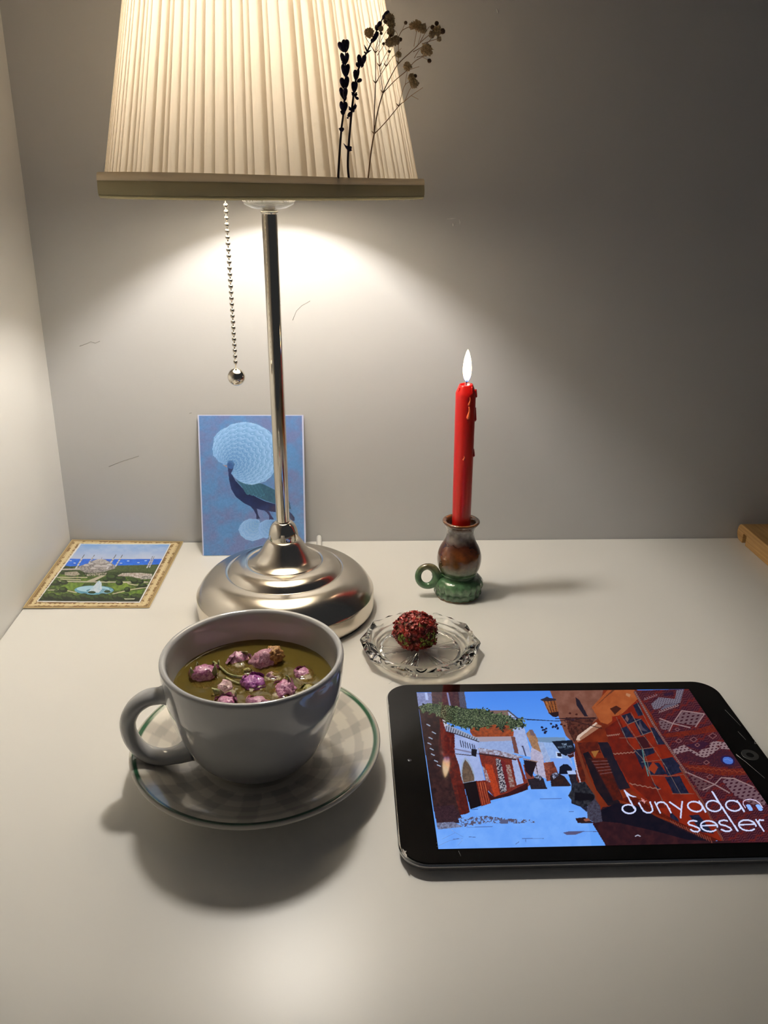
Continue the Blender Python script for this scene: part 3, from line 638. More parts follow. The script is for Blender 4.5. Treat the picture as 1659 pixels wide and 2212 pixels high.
# ------------------------------------------------------------------ mosque postcard flat on the desk
def mosque_card():
    cv = Canvas([(161, 1168.5), (397, 1171), (323, 1315), (43, 1316.5)], 420, 400)
    cv.T = (20, 1140, .2411); P = cv.poly
    u, v = cv.u, cv.v
    n = fbm(u*300, v*380, .09, 2, 3)
    base = np.where(n[:, None] > .52, np.array([205, 180, 128.]), np.array([140, 110, 62.]))
    base = np.where((n[:, None] > .47) & (n[:, None] < .5), np.array([120, 60, 40.]), base)
    cv.c[:] = base/255
    d = np.minimum(np.minimum(u, 1-u)*.80, np.minimum(v, 1-v)*1.03)   # distance from the edge in card widths
    ang = (u+v)*170
    petal = (np.abs(((u*26) % 1)-.5) < .28) & (np.abs(d-.047) < .014) | (np.abs(((v*34) % 1)-.5) < .28) & (np.abs(d-.047) < .014)
    cv.c[petal] = np.array([222, 202, 150])/255
    for lo, hi, c in ((0, .008, (190, 165, 110)), (.008, .012, (110, 82, 48)), (.012, .018, (186, 160, 105)), (.018, .022, (112, 84, 50)), (.074, .078, (112, 84, 50)), (.078, .086, (176, 148, 98))):
        cv.c[(d >= lo) & (d < hi)] = np.array(c)/255
    inner = [(652, 152), (1457, 149), (1172, 680), (230, 674)]
    P(inner, (236, 234, 224))
    pic = cv.mask([(665, 158), (1445, 156), (1164, 671), (245, 666)])
    keep = np.zeros(len(cv.c), bool); keep[pic] = True; save = cv.c.copy()
    y = (cv.Y-cv.T[1])/cv.T[2]
    g = np.clip((y-155)/130, 0, 1)[:, None]
    cl = np.clip((fbm(cv.X, cv.Y*2, .04, 4)-.45)/.3, 0, 1)[:, None]
    sky = (np.array([128, 172, 222])*(1-g)+np.array([196, 204, 222])*g)*(1-cl*.4)+np.array([215, 220, 230])*cl*.4
    cv.c[:] = sky/255
    P([(300, 288), (1600, 284), (1600, 365), (300, 365)], (34, 94, 200), (48, 112, 214), .2)
    for a in ((1165, 318), (1075, 302), (1010, 322), (1230, 300), (595, 325), (560, 305)): cv.ell(a[0], a[1], 12, 4, (220, 225, 235))
    P([(200, 352), (500, 350), (620, 362), (980, 352), (1100, 342), (1420, 332), (1420, 700), (100, 700)], (62, 80, 34), (34, 46, 24), .3)
    P([(200, 430), (1400, 420), (1300, 700), (100, 700)], (100, 122, 46), (48, 64, 30), .22)
    P([(560, 355), (640, 350), (1340, 335), (1340, 400), (620, 400)], (56, 70, 38), (86, 98, 56), .5)
    # mosque
    ST = (176, 168, 158); SD = (112, 106, 102)
    P([(610, 372), (640, 350), (720, 325), (760, 300), (900, 305), (950, 340), (965, 368), (900, 385), (860, 400), (760, 412), (680, 408), (650, 392)], ST, SD, .5)
    P([(755, 318), (770, 298), (800, 288), (840, 285), (875, 292), (900, 312), (880, 325), (790, 328)], (200, 194, 184), (160, 152, 146), .4)
    for c in ((700, 345, 26), (740, 330, 22), (905, 340, 26), (860, 352, 30), (800, 352, 34), (760, 372, 24)): cv.ell(c[0], c[1], c[2], c[2]*.5, (196, 190, 182)); cv.line([(c[0]-c[2], c[1]+9), (c[0]+c[2], c[1]+9)], 5, SD)
    cv.line([(838, 286), (842, 272)], 3, (90, 90, 90))
    for a, b, w in (((686, 250), (600, 378), 13), ((777, 252), (725, 322), 10), ((968, 248), (884, 372), 14), ((1026, 250), (962, 348), 12), ((1292, 262), (1240, 362), 11), ((1306, 264), (1262, 358), 10)):
        cv.line([a, (a[0]+(b[0]-a[0])*.35, a[1]+(b[1]-a[1])*.35)], w*.45, (96, 96, 104)); cv.line([(a[0]+(b[0]-a[0])*.3, a[1]+(b[1]-a[1])*.3), b], w, (206, 202, 198))
        for f in (.4, .6, .8): cv.line([(a[0]+(b[0]-a[0])*f-w*.6, a[1]+(b[1]-a[1])*f), (a[0]+(b[0]-a[0])*f+w*.6, a[1]+(b[1]-a[1])*f)], 5, (120, 116, 116))
    P([(480, 378), (640, 372), (640, 384), (470, 390)], (190, 180, 168)); P([(500, 410), (610, 398), (640, 425), (590, 440), (500, 436)], (196, 184, 164), (140, 128, 110), .5)
    P([(680, 420), (880, 408), (870, 432), (700, 440)], (178, 166, 146), (70, 76, 50), .7, thr=.5)
    P([(960, 440), (1020, 412), (1170, 408), (1280, 420), (1290, 462), (1180, 462), (1080, 440)], (210, 202, 190), (150, 130, 112), .6)
    P([(1175, 440), (1280, 430), (1285, 465), (1180, 468)], (190, 184, 170), (110, 105, 95), .7, thr=.5)
    P([(690, 488), (830, 432), (870, 432), (760, 488)], (186, 176, 150)); P([(440, 484), (1250, 488), (1250, 500), (1100, 500), (440, 494)], (180, 172, 148))
    for pl in ([(430, 455), (700, 452)], [(460, 470), (640, 474)], [(340, 570), (480, 565), (600, 590)], [(930, 600), (1100, 560), (1240, 540)], [(1000, 490), (1130, 520), (1250, 520)]): cv.line(pl, 8, (190, 180, 150))
    P([(500, 505), (680, 500), (620, 560), (430, 570)], (112, 138, 50), (86, 112, 40), .2); P([(880, 505), (1060, 500), (1080, 550), (960, 570)], (120, 142, 54), (86, 108, 42), .2); P([(980, 590), (1200, 560), (1180, 640), (960, 640)], (104, 132, 48), (80, 104, 40), .2)
    for c in ((400, 505, 60, 26), (490, 500, 36, 20), (480, 565, 40, 26), (990, 500, 34, 22), (1130, 485, 40, 22), (1180, 490, 30, 18), (1200, 525, 44, 18), (1060, 560, 28, 24), (930, 450, 56, 30), (870, 470, 30, 20), (1000, 460, 50, 22), (1050, 606, 30, 14), (420, 577, 26, 14)): cv.ell(*c, (30, 42, 24)); cv.ell(c[0]-c[2]*.2, c[1]-c[3]*.3, c[2]*.6, c[3]*.5, (62, 80, 36))
    cv.ell(760, 566, 178, 42, (96, 150, 168)); cv.ell(752, 556, 150, 28, (168, 205, 214)); cv.ell(800, 572, 110, 20, (84, 140, 160))
    for k in range(12): cv.line([(780+k*10, 590), (790+k*12, 560)], 3, (190, 220, 228))
    P([(700, 585), (745, 545), (792, 490), (812, 478), (830, 500), (832, 560), (800, 590)], (218, 224, 224), (180, 205, 212), .4)
    cv.ell(740, 586, 36, 12, (44, 60, 30)); cv.ell(880, 578, 30, 12, (50, 66, 34))
    for k in range(26):
        x = 250+k*42; yy = 628+12*math.sin(k*1.7)
        cv.ell(x, yy+8, 44, 30, (28, 38, 24)); cv.ell(x-8, yy-4, 26, 14, (58, 74, 34)); cv.ell(x+12, yy+6, 14, 9, (76, 92, 44))
    P([(250, 650), (1200, 655), (1200, 700), (200, 700)], (30, 38, 26), (52, 62, 34), .5)
    P([(1030, 640), (1130, 640), (1120, 652), (1040, 652)], (170, 170, 140))
    cv.c[~keep] = save[~keep]
    m = attr_mat('colour_print', .3)
    A = [Vector((.0022, -.0012, .0)), Vector((.1135, -.0016, 0)), Vector((.1083, -.1415, 0)), Vector((.0012, -.1405, 0))]
    cen = Vector((.056, -.07, 0)); t = empty('postcard', cen); tag(t, 'picture postcard of a domed mosque and park, gold patterned border, flat in the desk corner', 'postcard')
    def fnz(zz):
        def fn(u, v):
            o = [(A[0][k]*(1-u)+A[1][k]*u)*(1-v)+(A[3][k]*(1-u)+A[2][k]*u)*v-cen[k] for k in range(2)]
            z = zz+.0030*(1-v)**3*(1-.75*u)+.0012*(1-u)**3*(np.sin(v*PI))+.0006*(1-u)**2
            o.append(z); return o
        return fn
    cv.mesh('printed_face', fnz(.0006), m, t, gain=np.array([.92, .95, 1.08]))
    c2 = Canvas([(0, 0), (1, 0), (1, 1), (0, 1)], 30, 30); c2.c[:] = .85
    o = c2.mesh('card_back', fnz(.0002), mat('card_stock_white', (.75, .74, .7, 1), .6), t)
mosque_card()

# ------------------------------------------------------------------ table lamp
LX, LY = .2262, -.142
def lamp():
    t = empty('table_lamp', (LX, LY, 0), (0, -.0105, 0))
    tag(t, 'lit table lamp with pleated cream shade, pull chain and domed nickel base', 'lamp')
    prof = [(.0738, .0016), (.0750, .0024), (.0756, .004), (.0756, .0055), (.0756, .0155), (.0756, .0172), (.0754, .0180)] + smooth_prof([(.0747, .0190), (.0705, .0258), (.0645, .0318), (.0575, .0358), (.0515, .0374), (.0494, .0377)], 6)
    prof += [(.0487, .0369), (.0479, .0371)] + smooth_prof([(.0473, .0380), (.0440, .0416), (.0392, .0442), (.0345, .0452), (.0323, .0453)], 5) + [(.0316, .0444), (.0309, .0447)]
    prof += smooth_prof([(.0303, .0455), (.0252, .0487), (.0208, .0535), (.0175, .0588), (.0150, .0630), (.0132, .0650), (.0118, .0656)], 6)
    bm = bmesh.new(); add_lathe(bm, prof, 160); link_bm('base', bm, NICKEL, t)
    bm = bmesh.new(); add_lathe(bm, [(.0735, .0002), (.0742, .0018)], 96); link_bm('base_felt', bm, BLACKR, t)
    bm = bmesh.new(); add_lathe(bm, smooth_prof([(.0123, .0644), (.0125, .0664), (.0118, .0722), (.0099, .0774), (.0076, .0802)], 5)+[(.0069, .0807), (.0061, .0807)], 96); link_bm('collar', bm, POLISH, t)
    bm = bmesh.new(); add_lathe(bm, [(.0055, .0790), (.0055, .0795), (.0056, .0815), (.0056, .20), (.0056, .3195), (.0056, .3208), (.0056, .3215), (.0062, .3218), (.0064, .3228), (.0062, .3236), (.004, .3240), (.004, .33)], 64); link_bm('pole', bm, POLISH, t)
    bm = bmesh.new(); add_lathe(bm, [(.0040, .3243), (.0120, .3252), (.0178, .3278), (.0192, .3305), (.0186, .3307), (.0172, .3288), (.0118, .3265), (.0042, .3258)], 64, cap0=False, cap1=False); link_bm('socket_cup', bm, CLEARP, t)
    bm = bmesh.new(); add_lathe(bm, [(.012, .3275), (.0135, .3285), (.0135, .407), (.011, .411), (.003, .4115)], 40); link_bm('socket', bm, WHITEP, t)
    # bulb
    BULB = bpy.data.materials.new('glowing_bulb'); BULB.use_nodes = True; nt = BULB.node_tree; nt.nodes.clear()
    e = nt.nodes.new('ShaderNodeEmission'); o_ = nt.nodes.new('ShaderNodeOutputMaterial'); nt.links.new(e.outputs[0], o_.inputs[0])
    e.inputs[0].default_value = (1.0, .945, .865, 1); e.inputs[1].default_value = BULB_E
    bm = bmesh.new(); add_lathe(bm, [(.006, .4117), (.0095, .419), (.0165, .432), (.0200, .444), (.0190, .456), (.0135, .465), (.006, .4692), (0, .470)], 24); link_bm('bulb', bm, BULB, t)
    # shade
    FAB = bpy.data.materials.new('pleated_fabric'); FAB.use_nodes = True; nt = FAB.node_tree; nt.nodes.clear()
    df = nt.nodes.new('ShaderNodeBsdfDiffuse'); tl = nt.nodes.new('ShaderNodeBsdfTranslucent'); mx = nt.nodes.new('ShaderNodeMixShader'); o_ = nt.nodes.new('ShaderNodeOutputMaterial')
    tc = nt.nodes.new('ShaderNodeTexCoord'); mp = nt.nodes.new('ShaderNodeMapping'); nz = nt.nodes.new('ShaderNodeTexNoise'); bp = nt.nodes.new('ShaderNodeBump')
    mp.inputs['Scale'].default_value = (500, 500, 1300); nz.inputs['Scale'].default_value = 1; nz.inputs['Detail'].default_value = 2
    nt.links.new(tc.outputs['Object'], mp.inputs[0]); nt.links.new(mp.outputs[0], nz.inputs['Vector']); nt.links.new(nz.outputs[0], bp.inputs['Height'])
    bp.inputs['Strength'].default_value = .10; bp.inputs['Distance'].default_value = .0004
    nt.links.new(bp.outputs[0], df.inputs['Normal']); nt.links.new(bp.outputs[0], tl.inputs['Normal'])
    df.inputs[0].default_value = (.90, .86, .79, 1); tl.inputs[0].default_value = (.96, .92, .86, 1); mx.inputs[0].default_value = .62
    nt.links.new(df.outputs[0], mx.inputs[1]); nt.links.new(tl.outputs[0], mx.inputs[2]); nt.links.new(mx.outputs[0], o_.inputs[0])
    SX = -.0022; ZB, ZT_, RB, RT = .3345, .548, .1104, .0636
    N = 104; rnd = random.Random(3); ws = [1+rnd.uniform(-.28, .28) for _ in range(N)]; s_ = sum(ws); ws = [w/s_ for w in ws]
    prof_a = []; a = 0
    for k in range(N):
        w = ws[k]*2*PI; ov = .30+rnd.uniform(-.12, .2)
        prof_a.append((a, 0.0)); prof_a.append((a+w*.55, .55)); prof_a.append((a+w*(1+ov)-.0016, .98)); prof_a.append((a+w*(1+ov), .86))
        a += w
    vs = []; fs = []; zs = [0, .12, .25, .4, .55, .7, .85, 1]
    wob = [rnd.uniform(-.25, .25) for _ in prof_a]
    for f in zs:
        R_ = RB+(RT-RB)*f; z = ZB+(ZT_-ZB)*f; amp = .0012*(1-.25*f)
        for i, (a, q) in enumerate(prof_a):
            aa = a+wob[i]*.0015*math.sin(f*PI)
            vs.append((SX+(R_+q*amp)*math.cos(aa), (R_+q*amp)*math.sin(aa), z))
    n = len(prof_a)
    for r in range(len(zs)-1):
        for i in range(n):
            j = (i+1) % n; fs.append((r*n+i, r*n+j, (r+1)*n+j, (r+1)*n+i))
    sh = link_py('lamp_shade', vs, fs, FAB, t, sm=False)
    LIN = bpy.data.materials.new('shade_lining'); LIN.use_nodes = True; nt = LIN.node_tree; nt.nodes.clear()
    d = nt.nodes.new('ShaderNodeBsdfDiffuse'); l = nt.nodes.new('ShaderNodeBsdfTranslucent'); x = nt.nodes.new('ShaderNodeMixShader'); o = nt.nodes.new('ShaderNodeOutputMaterial')
    d.inputs[0].default_value = (.78, .73, .64, 1); l.inputs[0].default_value = (.80, .72, .61, 1); x.inputs[0].default_value = LIN_T
    nt.links.new(d.outputs[0], x.inputs[1]); nt.links.new(l.outputs[0], x.inputs[2]); nt.links.new(x.outputs[0], o.inputs[0])
    bm = bmesh.new(); add_lathe(bm, [(RB-.0012+(RT-RB)*f, ZB+.001+(ZT_-ZB-.001)*f) for f in np.linspace(0, 1, 6)], 128, (SX, 0), cap0=False, cap1=False); link_bm('shade_lining', bm, LIN, sh)
    # trims of the shade
    def cloth(name, c1, c2, tr):
        m = bpy.data.materials.new(name); m.use_nodes = True; nt = m.node_tree; nt.nodes.clear()
        d = nt.nodes.new('ShaderNodeBsdfDiffuse'); l = nt.nodes.new('ShaderNodeBsdfTranslucent'); x = nt.nodes.new('ShaderNodeMixShader'); o = nt.nodes.new('ShaderNodeOutputMaterial')
        tc = nt.nodes.new('ShaderNodeTexCoord'); nz = nt.nodes.new('ShaderNodeTexNoise'); bp = nt.nodes.new('ShaderNodeBump'); nz.inputs['Scale'].default_value = 900
        nt.links.new(tc.outputs['Object'], nz.inputs['Vector']); nt.links.new(nz.outputs[0], bp.inputs['Height']); bp.inputs['Strength'].default_value = .3; bp.inputs['Distance'].default_value = .0003
        nt.links.new(bp.outputs[0], d.inputs['Normal'])
        d.inputs[0].default_value = c1; l.inputs[0].default_value = c2; x.inputs[0].default_value = tr
        nt.links.new(d.outputs[0], x.inputs[1]); nt.links.new(l.outputs[0], x.inputs[2]); nt.links.new(x.outputs[0], o.inputs[0]); return m
    OL = cloth('olive_band_fabric', (.36, .34, .23, 1), (.55, .48, .30, 1), .20); CR = cloth('cream_trim_fabric', (.62, .57, .48, 1), (.75, .66, .52, 1), .40)
    def ring(name, prof, m, k=160, fn=None):
        bm = bmesh.new(); add_lathe(bm, prof, k, (SX, 0), fn=fn, cap0=False, cap1=False); return link_bm(name, bm, m, sh)
    def ring2(name, prof, m, zref):
        bm = bmesh.new(); add_lathe(bm, prof, 160, (SX, 0), cap0=False, cap1=False)
        for v in bm.verts:
            k = max(0, (v.co.z-.3345)/.0107); a = math.atan2(v.co.y, v.co.x-SX)
            v.co.z += .0034*k*((1-math.cos(a))/2)**1.6 + .0003*math.sin(3*a+1)*k
        return link_bm(name, bm, m, sh)
    ring2('trim_band', [(.1132, .3338), (.1141, .3347), (.1141, .3380), (.1138, .3412), (.1135, .3416)], OL, 0)
    ring2('trim_edging', [(.1135, .3409), (.1141, .3414), (.1139, .3436), (.1135, .3450), (.1128, .3452)], CR, 0)
    ring('hem_piping', [(.1120, .3322), (.1128, .3322), (.1136, .3328), (.1140, .3336), (.1138, .3343), (.1131, .3345)], OL)
    bm = bmesh.new(); rf = random.Random(9)
    for k in range(520):
        a = rf.uniform(0, 2*PI); l = rf.uniform(.0004, .0013); R_ = .1130; da = rf.uniform(-.008, .008)
        add_tube(bm, [(SX+R_*math.cos(a), R_*math.sin(a), .3325), (SX+R_*math.cos(a+da*.5), R_*math.sin(a+da*.5), .3325-l*.6), (SX+(R_+.0003)*math.cos(a+da), (R_+.0003)*math.sin(a+da), .3325-l)], .00006, 3)
    f = link_bm('frayed_threads', bm, CR, sh); f['kind'] = 'stuff'
    WIRE = mat('shade_wire', (.7, .68, .62, 1), .4)
    bm = bmesh.new()
    add_tube(bm, [(SX+.1108*math.cos(2*PI*k/64), .1108*math.sin(2*PI*k/64), .3350) for k in range(65)], .0009, 6, False)
    for k in range(3):
        a = .5+2*PI*k/3; add_tube(bm, [(.013*math.cos(a), .013*math.sin(a), .3375), (SX+.110*math.cos(a), .110*math.sin(a), .3352)], .0011, 6)
    link_bm('shade_frame', bm, WIRE, sh)
    # pull chain
    cx, cy = -.0292, -.014
    bm = bmesh.new(); add_tube(bm, [(-.0125, -.006, .345), (cx*.8, cy*.8, .343), (cx, cy, .338), (cx, cy, .2110)], .00045, 6)
    pc = link_bm('pull_chain', bm, POLISH, t)
    bm = bmesh.new(); bmesh.ops.create_uvsphere(bm, u_segments=20, v_segments=14, radius=.0017); b0 = link_bm('bead', bm, POLISH, pc)
    zs = [.3400-.00425*k for k in range(30)]
    b0.location = (cx, cy, zs[0])
    for z in zs[1:]:
        c = b0.copy(); C.objects.link(c); c.parent = pc; c.location = (cx, cy, z)
    bm = bmesh.new(); add_lathe(bm, [(.0015, .0066)]+[(.0066*math.sin(a), .0066*math.cos(a)) for a in np.linspace(.24, PI-.01, 30)]+[(0, -.0066)], 48)
    kn = link_bm('pull_knob', bm, POLISH, pc); kn.location = (cx, cy, .2055)
    # cord
    bm = bmesh.new(); add_tube(bm, spline([(.0255, .066, .0035), (.0262, .095, .0032), (.0258, .122, .0036), (.0256, .1375, .0046), (.0256, .1385, .0048)], 6), [.0027]*24+[.0018], 12); link_bm('power_cord', bm, WHITEP, t)
LIN_T = .115
BULB_E = 325.0
lamp()

# ------------------------------------------------------------------ cup and saucer
CX, CY = .2200, -.3520
def saucer():
    prof = [(0, .0030), (.026, .0030), (.027, .0012), (.038, .0006), (.041, .0006), (.042, .0030), (.055, .0080), (.068, .0140), (.0745, .0172), (.0764, .0186), (.0768, .0198), (.0760, .0206), (.0745, .0207)]
    prof += smooth_prof([(.0735, .0203), (.066, .0172), (.058, .0132), (.050, .0098), (.042, .0078), (.034, .0070), (.0295, .0069)], 7) + [(.0285, .0064), (.020, .0062), (0, .0062)]
    n = 240; bm = bmesh.new(); add_lathe(bm, prof, n)
    m = attr_mat('glazed_pottery_saucer', .12, Coat_Weight=.4, Coat_Roughness=.05)
    o = link_bm('saucer', bm, m); o.location = (CX, CY+.0012, 0)
    co = np.empty(len(o.data.vertices)*3, np.float32); o.data.vertices.foreach_get('co', co); co = co.reshape(-1, 3)
    # finer colour: subdivide only by attribute on dense ring mesh
    r = np.hypot(co[:, 0], co[:, 1]); a = np.arctan2(co[:, 1], co[:, 0])
    col = np.tile(np.array([.70, .66, .57]), (len(r), 1))
    inside = (co[:, 2] > .0061) & (r < .0742)
    wv = .0012*np.sin(a*5+1)
    ringm = ((r+wv > .0355) & (r+wv < .041)) | ((r+wv > .0475) & (r+wv < .0545)) | ((r+wv > .0615) & (r+wv < .0670))
    sp = np.abs(((a/(2*PI)*14) % 1)-.5)/14*2*PI*r; spm = (sp < .0052) & (r > .034) & (r < .0725)
    col[inside & ringm] *= np.array([.80, .80, .815]); col[inside & spm] *= np.array([.80, .80, .815])
    green = (r > .0728) & (co[:, 2] > .0190) & (r < .0757); col[green] = np.array([.018, .085, .040])
    ca = o.data.color_attributes.new('print', 'FLOAT_COLOR', 'POINT'); ca.data.foreach_set('color', np.concatenate([col, np.ones((len(r), 1))], 1).astype(np.float32).ravel())
    tag(o, 'cream saucer with grey checks and a dark green rim line, under the teacup', 'saucer')
saucer()
TEA_Z = .0625
def cup():
    GL = mat('grey_glaze', (.36, .36, .36, 1), .08, Coat_Weight=.5, Coat_Roughness=.04)
    noise_color(GL, (.42, .42, .42, 1), (.46, .46, .455, 1), 40, 3)
    t = empty('teacup', (CX, CY, .0)); tag(t, 'large pale grey teacup filled with rose bud tea, handle to the left', 'cup')
    out = smooth_prof([(.0240, .0074), (.0272, .0092), (.0345, .0150), (.0405, .0230), (.0455, .0340), (.0495, .0460), (.0520, .0580), (.0535, .0700), (.0541, .0780), (.0542, .0812)], 5)
    inn = smooth_prof([(.0502, .0815), (.0497, .0780), (.0490, .0700), (.0472, .0600), (.0440, .0460), (.0395, .0330), (.0330, .0210), (.0230, .0135), (.0100, .0115)], 5)
    prof = [(.0205, .0080), (.0212, .0068), (.0232, .0068)]+out+[(.0540, .0824), (.0534, .0832), (.0526, .0835), (.0515, .0832), (.0507, .0825)]+inn+[(0, .0113)]
    bm = bmesh.new(); add_lathe(bm, [(0, .0085)]+prof, 128); link_bm('bowl', bm, GL, t)
    # handle (points to the left, a little towards the camera)
    ang = math.radians(192); dx, dy = math.cos(ang), math.sin(ang)
    H_ = [(.0495, .0620), (.0550, .0618), (.0625, .0612), (.0700, .0560), (.0745, .0465), (.0735, .0350), (.0675, .0240), (.0580, .0185), (.0485, .0185), (.0400, .0210)]
    pts = spline([(r*dx, r*dy, z) for r, z in H_], 6); n = len(pts)
    bm = bmesh.new(); rings = []
    side = Vector((-dy, dx, 0))
    for i, p in enumerate(pts):
        tt = (pts[min(n-1, i+1)]-pts[max(0, i-1)]).normalized(); nn = side.cross(tt).normalized()
        e = i/(n-1); fl = 1+.5*max(0, 1-e*9)+.45*max(0, (e-.86)*7)
        rings.append([bm.verts.new(p+side*(.0062*fl*math.cos(2*PI*k/20))+nn*(.0047*fl*math.sin(2*PI*k/20))) for k in range(20)])
    for a, b in zip(rings[:-1], rings[1:]):
        for k in range(20): bm.faces.new((a[k], a[(k+1) % 20], b[(k+1) % 20], b[k]))
    bm.faces.new(rings[0][::-1]); bm.faces.new(rings[-1])
    link_bm('handle', bm, GL, t)
cup()
# rose buds: (photo x, photo y, half width mm, tilt, hue, submerge, sepals, label)
BUDS = [
    (441, 1449, 7.2, .4, 'mauve', .10, 4, 'mauve rosebud with green sepals floating nearest the left wall of the teacup'),
    (515, 1420, 6.2, 1.3, 'pink', .25, 2, 'pink rosebud lying on its side beside the brown-tipped bud in the tea'),
    (569, 1420, 8.4, .7, 'brown', .05, 0, 'largest rosebud, pink turning brown and orange, at the back of the tea'),
    (548, 1470, 6.0, .2, 'purple', .10, 0, 'bright purple rosebud floating in the middle of the tea'),
    (482, 1481, 6.6, 1.1, 'pale', .55, 2, 'pale pink rosebud half sunk left of the bright purple one'),
    (656, 1450, 5.2, .4, 'mauve', .35, 0, 'ragged open rosebud floating near the right wall of the teacup'),
    (613, 1484, 6.6, .8, 'mauve', .20, 2, 'rosy mauve rosebud with olive sepals at the right front of the tea'),
    (590, 1452, 4.8, .5, 'pale', .55, 0, 'small sunken rosebud behind and right of the bright purple one'),
    (487, 1515, 5.6, .3, 'mauve', .15, 4, 'rosebud with green sepals half hidden by the front rim at left'),
    (561, 1514, 6.8, .6, 'pink', .25, 0, 'pink rosebud half hidden by the front rim of the cup'),
    (665, 1487, 3.6, .9, 'green', .25, 2, 'small yellowish green bud at the right front edge of the tea'),
    (535, 1447, 2.8, .6, 'green', .10, 0, 'tiny yellow green bud floating just behind the bright purple one'),
]
HUES = {'mauve': ((.36, .08, .22), (.78, .42, .58)), 'pink': ((.50, .17, .34), (.85, .55, .62)), 'purple': ((.26, .03, .27), (.66, .26, .58)), 'pale': ((.48, .24, .30), (.74, .55, .50)), 'brown': ((.45, .18, .26), (.80, .46, .56)), 'green': ((.18, .16, .03), (.42, .38, .12))}
def petal_mat(k):
    c1, c2 = HUES[k]; m = mat('rose_petal_'+k, (.4, .1, .3, 1), .28, Coat_Weight=.35, Coat_Roughness=.15)
    nz, cr = noise_color(m, c1+(1,), c2+(1,), 380, 5, .36, .64, dist=1.0)
    bump(m, 700, .9, .0009, 5); return m
PM = {k: petal_mat(k) for k in HUES}
SEP = mat('olive_sepal', (.16, .17, .06, 1), .4); noise_color(SEP, (.14, .17, .05, 1), (.40, .38, .17, 1), 300, 3)
ORG = mat('dried_orange_petal', (.40, .19, .05, 1), .45); noise_color(ORG, (.26, .10, .03, 1), (.55, .32, .10, 1), 500, 4); bump(ORG, 1200, .7, .0006, 4)
bud_pos = []
def rosebud(px, py, hw, tilt, hue, sub, nsep, label, seed):
    rn = random.Random(seed); R_ = hw/1000*1.12
    p = on_z(px, py, TEA_Z+R_*.25)
    t = empty('rosebud', (p.x, p.y, TEA_Z-R_*sub*.9-R_*.16), (tilt*math.cos(seed*2.1), tilt*math.sin(seed*2.1), seed*1.3))
    bud_pos.append((p.x, p.y, R_))
    tag(t, label, 'rosebud', 'rosebuds floating in the tea')
    def shell(bm, a0, span, r, zl, zh, curl, n=9, m=8):
        vs = []
        for i in range(m):
            f = i/(m-1); row = []
            el = zl+(zh-zl)*f
            for j in range(n):
                g = j/(n-1)*2-1; a = a0+span*g*(1-.35*f*f)
                rr = r*(.35+.75*math.sin(min(el, 1)*PI*.62+.25)) if el < 1 else r
                rr *= 1+.05*math.sin(g*7+seed)+.10*g*g*f
                if f > .8: rr *= 1+curl*(f-.8)*5
                z = (el*1.75-.75)*R_*.92
                v = Vector((rr*math.cos(a), rr*math.sin(a), z))
                v += Vector(mnoise.noise_vector(v*380+Vector((seed, seed, a0))))*R_*.10
                row.append(bm.verts.new(v))
            vs.append(row)
        for i in range(m-1):
            for j in range(n-1): bm.faces.new((vs[i][j], vs[i][j+1], vs[i+1][j+1], vs[i+1][j]))
    bm = bmesh.new()
    r = bmesh.ops.create_icosphere(bm, subdivisions=4, radius=R_*.98)
    for v in r['verts']:
        n_ = mnoise.noise(v.co*330+Vector((seed*3, 0, 0))); n2 = mnoise.noise(v.co*900+Vector((0, seed*5, 0)))
        v.co *= 1+.22*n_+.14*(1-2*abs(n2)); v.co.z *= .80
    core = link_bm('bud_core', bm, PM[hue], t)
    for k in range(4 if hue != 'green' else 2):
        bm = bmesh.new(); a = k*2.4+seed; lay = k/5
        shell(bm, a, .85-.25*lay, R_*(1.10-.10*lay), .05, .80+.16*lay, -.10)
        o = link_bm('petal', bm, ORG if (hue == 'brown' and k in (1, 3)) else PM[hue], t)
    if hue == 'brown':
        bm = bmesh.new(); rr = bmesh.ops.create_icosphere(bm, subdivisions=4, radius=R_*.62)
        for v in rr['verts']:
            v.co *= 1+.25*mnoise.noise(v.co*420+Vector((9, 2, 3)))+.16*mnoise.noise(v.co*1100)
        o = link_bm('dried_tip', bm, ORG, t); o.location = t.rotation_euler.to_matrix().inverted() @ Vector((R_*.72, -.02*R_, R_*.62))
    for k in range(nsep):
        bm = bmesh.new(); a = k*2*PI/nsep+rn.uniform(-.3, .3)+seed; vs = []
        for i in range(9):
            f = i/8; w = R_*.42*math.sin(PI*(f*.85+.12))*(1-f*.4); el = f*1.25
            rad = R_*(.45+.82*math.sin(el*1.35)); z = (-.55+1.55*f)*R_
            c = Vector((rad*math.cos(a), rad*math.sin(a), z)); s = Vector((-math.sin(a), math.cos(a), 0))
            q = Vector((math.cos(a), math.sin(a), 0))*R_*.10
            vs.append([bm.verts.new(c-s*w), bm.verts.new(c+q), bm.verts.new(c+s*w)])
        for i in range(8):
            for j in range(2): bm.faces.new((vs[i][j], vs[i][j+1], vs[i+1][j+1], vs[i+1][j]))
        o = link_bm('sepal', bm, SEP, t); so = o.modifiers.new('s', 'SOLIDIFY'); so.thickness = .0003
for i, b in enumerate(BUDS): rosebud(*b, seed=i+1)
def stemlet(pl, label, r=.0006):
    bm = bmesh.new(); pts = spline([on_z(x, y, TEA_Z+.0009) for x, y in pl], 5); n = len(pts)
    add_tube(bm, pts, [r*(1-.4*i/n) for i in range(n)], 7); o = link_bm('flower_stalk', bm, SEP); tag(o, label, 'stalk')
stemlet([(461, 1430), (475, 1440), (492, 1455), (512, 1461), (528, 1461)], 'curved olive green stalk floating between the left and middle rosebuds', .0008)
stemlet([(488, 1465), (503, 1472), (518, 1477)], 'short grey green stalk lying against the half sunk pale rosebud', .0009)
